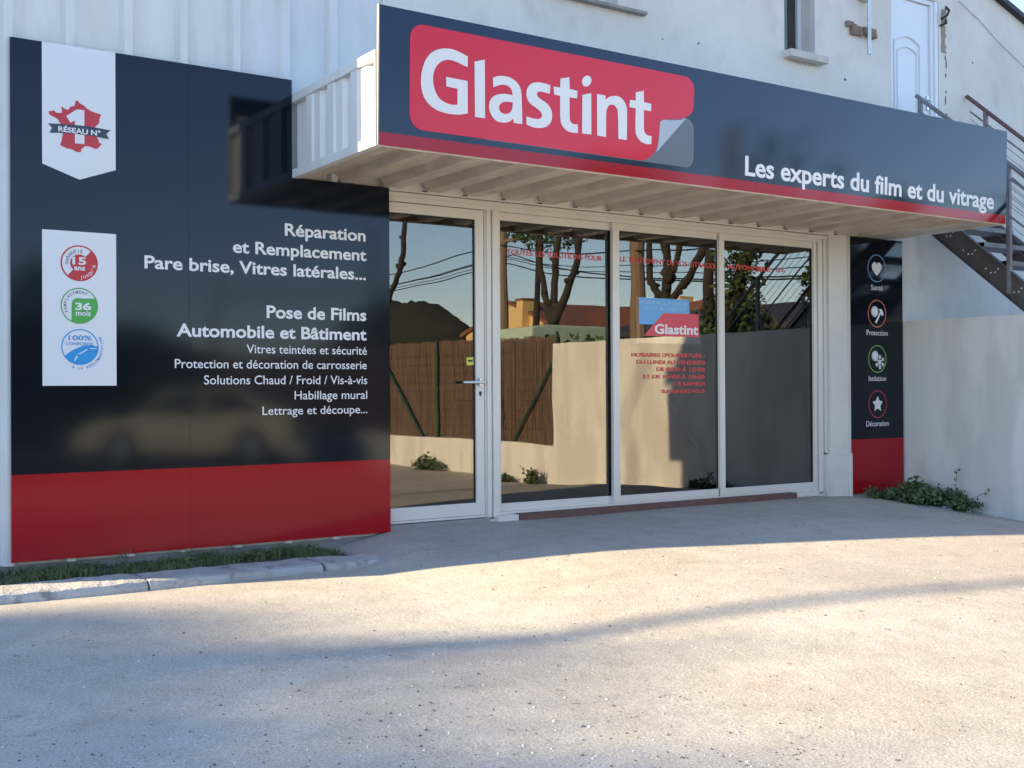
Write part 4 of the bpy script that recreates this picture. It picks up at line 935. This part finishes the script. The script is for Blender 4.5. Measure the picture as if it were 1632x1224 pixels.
YH = thing('house', 'yellow rendered house with a chimney and clay tile roof', 'house', (32, -34, -1.3))
MB().extr([(-38.2, -1.4), (-31.0, -1.4), (-31.0, 2.5), (-34.7, 3.80), (-38.2, 2.5)], 'x', 28, 36).build('gable_wall', M_yel, YH)
b = MB(); b.extr([(-38.5, 2.42), (-34.7, 3.83), (-30.6, 2.42), (-30.6, 2.55), (-34.7, 3.97), (-38.5, 2.55)], 'x', 27.9, 36.2); b.build('roof', M_tile, YH)
MB().box(27.6, 28.3, -33.5, -32.98, 1.5, 3.88).build('chimney', M_yel, YH); MB().box(27.55, 28.35, -33.55, -32.93, 3.88, 3.96).build('chimney_cap', M_tile, YH)
MB().box(27.95, 28.02, -36.6, -35.7, .6, 1.8).build('window', M_pvc, YH)
TH = thing('house', 'long low house with a red-brown clay tile roof beside the yellow gable', 'house', (31, -28, -1.3))
MB().box(29.3, 35, -32.9, -25.4, -1.4, 2.0).build('wall', M_yel, TH)
b = MB(); b.add([(28.9, -32.9, 1.95), (28.9, -25.0, 1.95), (31.5, -25.6, 3.45), (31.5, -32.9, 3.45), (35.3, -32.9, 1.95), (35.3, -25.0, 1.95)], [(0,1,2,3), (3,2,5,4), (1,5,2), (0,3,4), (0,4,5,1)]); b.build('roof', M_tile, TH)
b = MB()
for k in range(40): y = -32.8+.195*k; b.tube([(28.9, y, 2.0), (31.5, y+.0, 3.5)], .045, 5, False)
b.build('tile_row', M_tile, TH)
MB().box(31.2, 31.9, -27.6, -27.0, 3.2, 3.75).build('chimney', M_yel, TH)
DH = thing('shed', 'low building with a dark roof right of the tiled house', 'shed', (27, -21, -1.3))
MB().box(26, 32, -25.2, -12, -1.4, 1.9).build('wall', M_plinth, DH)
b = MB(); b.extr([(25.7, 1.85), (29, 2.75), (32.3, 1.85), (32.3, 2.0), (29, 2.9), (25.7, 2.0)], 'y', -25.4, -11.8); b.build('roof', M_droof, DH)

def foliage(cloud, n, s, seed, M_, name='crown', parent=None):
    """cloud: list of (x,y,z,rx,ry,rz) lobes"""
    rnd = random.Random(seed); b = MB()
    wts = [c[3]*c[4]*c[5] for c in cloud]
    for i in range(n):
        c = rnd.choices(cloud, wts)[0]
        v = Vector((rnd.gauss(0, 1), rnd.gauss(0, 1), rnd.gauss(0, 1))).normalized() * (rnd.random()**.28)
        k = 1 + .35*noise.noise(Vector((v.x*3+c[0], v.y*3+c[1], v.z*3)))
        leaf(b, (c[0]+v.x*c[3]*k, c[1]+v.y*c[4]*k, c[2]+v.z*c[5]*k), s*rnd.uniform(.6, 1.4), rnd)
    return b.build(name, M_, parent, recalc=False)
# hedge behind the high wall
def hedge(name, label, y0, y1, x, z, h, n, s, seed, cat='hedge'):
    r = thing(name, label, cat, (x, (y0+y1)/2, -1.3)); rnd = random.Random(seed)
    cl = [(x+rnd.uniform(-.3, .3), y0+(y1-y0)*k/9, z-.3+h*rnd.uniform(-.25, .35), .55, abs(y1-y0)/13, h*rnd.uniform(.5, .75)) for k in range(10)]
    foliage(cl, n, s, seed, M_leafd, parent=r)
    MB().tube([(x, (y0+y1)/2, -1.35), (x, (y0+y1)/2, z)], .05, 6).build('trunk', M_bark, r)
    return r
hedge('hedge', 'dark green hedge behind the high white wall', -11.2, -5.0, 12.6, .75, .75, 7000, .09, 31)
hedge('hedge', 'dark shrubs behind the wall at the foot of the metal staircase', -5.2, -0.8, 13.2, .6, .9, 3200, .10, 32)

def pollard(name, label, x, y, base_r, fork, limbs, seed, top=None, leaves=0, knob=1.0, cat='tree', group=None):
    """bare plane tree: limbs is a list of lists of points; swollen knuckles where it was cut back"""
    rnd = random.Random(seed)
    r = thing(name, label, cat, (x, y, -1.35), group)
    b = MB(); n = 8
    b.tube([(x+rnd.uniform(-.03, .03), y+rnd.uniform(-.03, .03), -1.4+(fork+1.4)*k/n) for k in range(n+1)], [base_r*(1.25-.4*k/n)*(1+.1*rnd.random()) for k in range(n+1)], 10)
    b.build('trunk', M_bark, r, smooth=True)
    tips = []
    for L in limbs:
        b = MB(); pts = []; rad = []
        for i in range(len(L)-1):
            a_, c_ = Vector(L[i][:3]), Vector(L[i+1][:3])
            for q in range(5):
                t_ = q/5; p_ = a_.lerp(c_, t_) + Vector((rnd.uniform(-1, 1), rnd.uniform(-1, 1), 0))*.018
                pts.append(p_); rr = .6*(L[i][3]*(1-t_) + L[i+1][3]*t_)
                rad.append(rr*(1 + (knob*.55*rnd.random() if rnd.random() < .22 else 0)))
        pts.append(Vector(L[-1][:3])); rad.append(L[-1][3]*1.25)
        b.tube(pts, rad, 8)
        for q in range(4):
            i = rnd.randrange(2, len(pts)-1); p_ = pts[i]; d = Vector((rnd.uniform(-1, 1), rnd.uniform(-1, 1), rnd.uniform(-.2, .6))).normalized()
            b.tube([p_, p_ + d*rad[i]*1.2, p_+d*rad[i]*1.9], [rad[i]*.7, rad[i]*.75, rad[i]*.35], 6)
        tips.append(pts[-1])
        b.build('limb', M_bark, r, smooth=True)
    if leaves:
        cl = [(t_.x, t_.y, t_.z, .8, .8, .6) for t_ in tips]
        foliage(cl, leaves, .11, seed, M_leafd, parent=r)
    return r
T = 15
pollard('plane_tree', 'pollarded plane tree behind the reed screen, three bare limbs in front of the tiled roof', T, -13.14, .26, 1.45,
    [[(T, -13.1, 1.3, .17), (T, -13.35, 2.0, .13), (T, -13.62, 2.9, .11), (T, -13.5, 4.1, .07)],
     [(T, -13.15, 1.4, .16), (T, -13.05, 2.2, .13), (T+.1, -13.1, 3.1, .12), (T+.2, -12.95, 4.4, .08)],
     [(T, -13.1, 1.5, .18), (T, -12.6, 2.1, .14), (T, -12.2, 2.8, .12), (T, -12.05, 3.9, .08)]], 41, leaves=160)
pollard('plane_tree', 'pollarded plane tree behind the high wall, knobbly limbs forking above the glass sticker', T, -9.5, .25, 1.4,
    [[(T, -9.5, 1.3, .16), (T, -9.62, 1.9, .12), (T, -9.9, 2.2, .11), (T, -9.85, 3.7, .07)],
     [(T, -9.5, 1.4, .17), (T, -9.38, 2.1, .15), (T, -9.40, 2.6, .12), (T, -9.5, 4.0, .08)],
     [(T, -9.38, 2.1, .13), (T, -9.1, 2.45, .11), (T, -8.8, 3.6, .08)]], 42, leaves=60)
pollard('plane_tree', 'leaning plane tree behind the high wall with one long slanting limb', T, -10.1, .20, .9,
    [[(T, -10.1, .8, .13), (T, -9.3, 1.70, .12), (T, -8.75, 2.15, .11), (T, -8.2, 2.75, .10), (T, -7.9, 3.3, .08)]], 43)
pollard('plane_tree', 'bent plane tree far left behind the reed screen, one curving pale limb against the sky', 14, -19.6, .26, 1.6,
    [[(14, -19.6, 1.4, .17), (14, -19.15, 2.5, .14), (14, -18.55, 3.1, .12), (14, -18.3, 3.6, .11), (14, -18.25, 5.0, .10)],
     [(14, -19.6, 1.6, .15), (14, -20.2, 2.9, .12), (14, -20.0, 4.4, .09)]], 44)
# heavy leaning tree close behind the stairs end of the wall, with ivy
bt = thing('leaning_tree', 'big dark ivy-clad tree leaning behind the high wall near the staircase', 'tree', (12.2, -4.9, -1.35))
b = MB(); b.tube([(12.2, -5.6, -1.4), (12.2, -5.3, -.2), (12.2, -4.95, .9), (12.2, -4.6, 1.6), (12.25, -4.4, 2.1)], [.20, .17, .15, .11, .07], 10); b.build('trunk', M_bark, bt, smooth=True)
b = MB(); b.tube([(12.2, -5.2, .4), (12.2, -5.25, 1.6), (12.1, -5.1, 2.1)], [.12, .09, .06], 8); b.build('limb', M_bark, bt, smooth=True)
foliage([(12.2, -4.6, 1.7, .35, .4, .7), (12.2, -5.1, .6, .35, .4, .8), (12.4, -2.9, 1.3, .5, .5, .8)], 3400, .085, 45, M_leafd, parent=bt)
# leafy sprig tree by the first pole
lt_ = thing('tree', 'thin tree with a sparse leafy crown beside the first utility pole', 'tree', (18, -17.5, -1.35))
MB().tube([(18, -18.3, -1.4), (18, -18.1, 2), (18, -17.8, 5)], [.14, .1, .05], 7).build('trunk', M_bark, lt_)
foliage([(18, -17.3, 4.2, .9, 1.3, .5), (18, -18.2, 4.6, .9, 1.2, .5)], 1500, .12, 46, M_leafd, parent=lt_)
# palm
pm = thing('palm_tree', 'date palm with drooping yellowish fronds far behind the wall', 'palm tree', (20, -12.6, -1.35))
MB().tube([(20, -12.6, -1.4), (20, -12.55, 0.3), (20, -12.5, 2.2)], [.26, .22, .2], 10).build('trunk', M_bark, pm)
rnd = random.Random(50)
M_palm = mat('palm_frond', (0.07, 0.09, 0.025), (0.14, 0.13, 0.04), rough=.6)
for k in range(26):
    a = rnd.random()*6.28; e = rnd.uniform(-.5, 1.0); b = MB(); L = rnd.uniform(.9, 1.25); pts = []
    for i in range(9):
        t_ = i/8; r_ = L*t_*cos(e*.8); pts.append(Vector((20 + r_*cos(a), -12.5 + r_*sin(a), 2.2 + L*t_*sin(e) - .75*t_*t_*L)))
    b.tube(pts, [.012]*9, 4, False)
    for i in range(1, 9):
        d = (pts[i]-pts[i-1]).normalized(); sd = d.cross(Vector((0, 0, 1))).normalized()
        for s_ in (1, -1):
            p_ = pts[i]; q_ = p_ + sd*s_*.22*(1-.6*i/8) + d*.10 - Vector((0, 0, .08))
            b.add([tuple(p_), tuple(q_), tuple(p_ - d*.05)], [(0, 1, 2)])
            p2 = pts[i]-d*.06; q2 = q_ - d*.06; b.add([tuple(p2), tuple(q2), tuple(p2 - d*.04)], [(0, 1, 2)])
    b.build('frond', M_palm, pm, recalc=False)

# utility poles and wires
def pole(label, x, y, r0, h, cross):
    r = thing('utility_pole', label, 'utility pole', (x, y, -1.35), 'utility poles behind the wall')
    MB().tube([(x, y, -1.4), (x, y, h)], [r0*1.2, r0*.85], 10).build('pole', M_wood, r)
    if cross:
        MB().box(x-.04, x+.04, y-.5, y+.5, h-.35, h-.27).build('crossarm', M_wood, r)
        for q in (-.42, -.15, .15, .42): MB().tube([(x, y+q, h-.27), (x, y+q, h-.17)], .03, 6).build('insulator', M_dark, r)
    return r
pole('slim utility pole with a crossarm in front of the yellow gable', 16, -16.72, .12, 4.1, True)
pole('stout wooden utility pole above the glass sticker', 16, -11.46, .17, 4.6, False)
P3 = pole('distant utility pole at the left end of the wires', 16, -38, .13, 4.6, True)
spans = []
for k, (zl, z1, z2, z3) in enumerate(((4.0, 3.45, 2.42, 2.25), (3.85, 3.33, 2.55, 2.40), (3.75, 3.22, 2.38, 2.12), (3.95, 3.40, 2.68, 2.60), (4.3, 3.7, 3.0, 2.95))):
    pts = []
    for (ya, za, yb, zb, sag) in ((-38, zl, -16.72, z1, .45), (-16.72, z1, -11.46, z2, .12), (-11.46, z2, 4, z3+.6, .55)):
        for i in range(12):
            t_ = i/12; pts.append((16 - .1*k + .3, ya+(yb-ya)*t_, za+(zb-za)*t_ - sag*4*t_*(1-t_)))
    b = MB(); b.tube(pts, .016 if k % 2 == 0 else .010, 5, False)
    tag(b.build('overhead_wire', M_cable), ['lowest-sagging thick overhead wire between the poles', 'thin overhead wire second from the bottom', 'thick overhead wire running just under the crossarm', 'thin overhead wire level with the crossarm', 'topmost thick overhead wire between the poles'][k], 'overhead wire', 'overhead wires between the utility poles')

# hill and wooded ridges round the horizon
def ridge(name, cx, cy, length, width, height, ang, seed):
    b = MB(); n, m_ = 60, 14; ca, sa = cos(ang), sin(ang)
    for i in range(n+1):
        u = -1+2*i/n
        for j in range(m_+1):
            v = -1+2*j/m_
            hgt = height*max(0, 1-u*u)**.8*max(0, 1-v*v)**.7*(1+.08*noise.noise(Vector((u*4+seed, v*3, 0)))) + .9*noise.noise(Vector((u*24+seed, v*6, 2)))*(1-u*u)
            x, y = u*length/2, v*width/2
            b.v.append((cx+x*ca-y*sa, cy+x*sa+y*ca, -1.6+hgt))
    for i in range(n):
        for j in range(m_): b.f.append((i*(m_+1)+j, (i+1)*(m_+1)+j, (i+1)*(m_+1)+j+1, i*(m_+1)+j+1))
    return tag(b.build(name, M_hill, smooth=True), kind='structure')
ridge('hill', 150, -275, 108, 24, 26.5, radians(90), 1)
ridge('hills', -40, -330, 330, 120, 27, radians(4), 2)
ridge('hills', 330, -170, 330, 120, 17, radians(62), 3)
ridge('hills', -330, 60, 400, 140, 24, radians(90), 4)

# ---- west side of the yard: unseen trees, added and shaped to shade the forecourt
def shade_tree(label, x, y, r, h, lobes, n, seed):
    o = thing('shade_evergreen', label, 'tree', (x, y, -1.35), 'unseen evergreens added west of the yard for shade')
    MB().tube([(x, y, -1.4), (x, y, h*.6)], [.22, .12], 8).build('trunk', M_bark, o)
    rnd = random.Random(seed)
    cl = [(x+rnd.uniform(-r, r)*.6, y+rnd.uniform(-r, r)*.7, -1.0+(h+1.0)*rnd.uniform(.5, .86), r*.6, r*.6, h*.10) for k in range(lobes)]
    foliage(cl, n, .26, seed, M_leafd, parent=o)
    return o
# direction back to the sun in plan: (-1, .33)
def back(px, py, d): return px - d*0.95, py + d*0.3134
for i, (px, py, d, r, h) in enumerate(((2.3, -0.55, 42, 1.1, 14.6), (1.6, -1.6, 42, 0.9, 14.1), (2.1, -2.6, 42, 1.1, 14.3), (2.3, -3.7, 42, 1.3, 14.15), (2.2, -5.0, 42, 1.4, 13.8), (1.6, -6.4, 43, 1.6, 14.0), (0.8, -8.5, 44, 1.9, 14.6))):
    x, y = back(px, py, d)
    shade_tree(['northernmost evergreen of the added west shade row', 'second evergreen from the north in the added west shade row', 'third evergreen from the north in the added west shade row', 'evergreen just north of the middle of the added west shade row', 'evergreen just south of the middle of the added west shade row', 'evergreen next to the southernmost one in the added west shade row', 'southernmost and tallest evergreen of the added west shade row'][i], x, y, r, h, 20, 14000, 60+i)
# unseen leaning trunk, added to cast the thin shadow band on the forecourt
lt2 = thing('leaning_tree', 'bare leaning trunk added out of view in the west to cast a shadow band', 'tree', (-18, 0.9, -1.35))
MB().tube([(-18, 1.2, -1.4), (-18, 2.5, 2.2), (-18, 4.06, 6.65), (-18, 4.42, 7.6), (-18, 5.05, 8.97)], [.14, .11, .065, .055, .045], 8).build('trunk', M_bark, lt2)
MB().tube([(-18, 5.05, 8.9), (-18.2, 4.9, 9.8), (-18.3, 5.4, 10.6)], [.045, .04, .03], 6).build('limb', M_bark, lt2)
# ---- south side of the yard: road, hedge and a parked car (mirrored in the glossy panels)
b = MB(); b.add([(-60, -11.4, -1.322), (9.6, -11.4, -1.322), (9.6, -18.5, -1.322), (-60, -18.5, -1.322)], [(0, 3, 2, 1)])
tag(b.build('road', mat('dark_asphalt', (0.035, 0.035, 0.036), (0.06, 0.06, 0.06), rough=.9, scale=4, bump=.4)), kind='structure')
rnd = random.Random(80)
for k in range(7):
    x = -9 + 2.9*k
    o = thing('hedge_tree', ['rounded dark tree at the east end of the row across the road', 'second dark tree from the east across the road', 'third dark tree from the east across the road', 'middle dark tree of the row across the road', 'third dark tree from the west across the road', 'second dark tree from the west across the road', 'dark tree at the west end of the row across the road'][6-k], 'tree', (x, -22, -1.35), 'row of dark trees across the road')
    MB().tube([(x, -22, -1.4), (x, -22, .5)], .12, 6).build('trunk', M_bark, o)
    h = rnd.uniform(2.6, 4.2)
    foliage([(x, -22, -1.2+h*.35, 1.8, 1.2, h*.45), (x+rnd.uniform(-.6, .6), -22, -1.2+h*.75, 1.2, 1.0, h*.35)], 3600, .22, 90+k, M_leafd, parent=o)
car = thing('parked_car', 'cream hatchback parked across the yard, a blurred pale shape in the glossy wall panel', 'car', (7.2, -13.2, -1.3))
M_car = mat('cream_car_paint', (0.75, 0.68, 0.46), rough=.35, coat=.4)
cx, cy, cz = 5.2, -13.2, -1.31
prof = [(0, .35), (.05, .62), (.35, .80), (1.05, .88), (1.65, 1.36), (2.9, 1.40), (3.65, .98), (3.85, .90), (3.92, .40), (3.55, .25)]
arches = [(3.42, .25), (3.36, .50), (3.12, .64), (2.88, .50), (2.80, .22), (1.12, .22), (1.06, .50), (.80, .64), (.56, .50), (.50, .24)]
b = MB(); b.extr([(cx+p_[0], cz+p_[1]) for p_ in prof + arches], 'y', cy-.82, cy+.82); b.build('body', M_car, car, bevel=.05)
for (s0, s1) in ((cy+.822, cy+.828), (cy-.828, cy-.822)):
    MB().extr([(cx+1.15, cz+.92), (cx+1.70, cz+1.29), (cx+2.2, cz+1.32), (cx+2.2, cz+.92)], 'y', s0, s1).build('window', M_dark, car)
    MB().extr([(cx+2.27, cz+.92), (cx+2.27, cz+1.32), (cx+2.85, cz+1.32), (cx+3.35, cz+1.0), (cx+3.30, cz+.92)], 'y', s0, s1).build('window', M_dark, car)
for wx in (.81, 3.12):
    for s_ in (-1, 1):
        wh = MB().tube([(cx+wx, cy+s_*.62, cz+.30), (cx+wx, cy+s_*.83, cz+.30)], .30, 20).build('wheel', M_dark, car)
        MB().tube([(cx+wx, cy+s_*.82, cz+.30), (cx+wx, cy+s_*.845, cz+.30)], .17, 12).build('rim', M_chrome, wh)
for s_ in (-1, 1): MB().box(cx-.01, cx+.06, cy+s_*.6-.12, cy+s_*.6+.12, cz+.55, cz+.68).build('headlight', M_chrome, car)

car.location.x = 6.9; car.rotation_euler = (0, 0, radians(32))
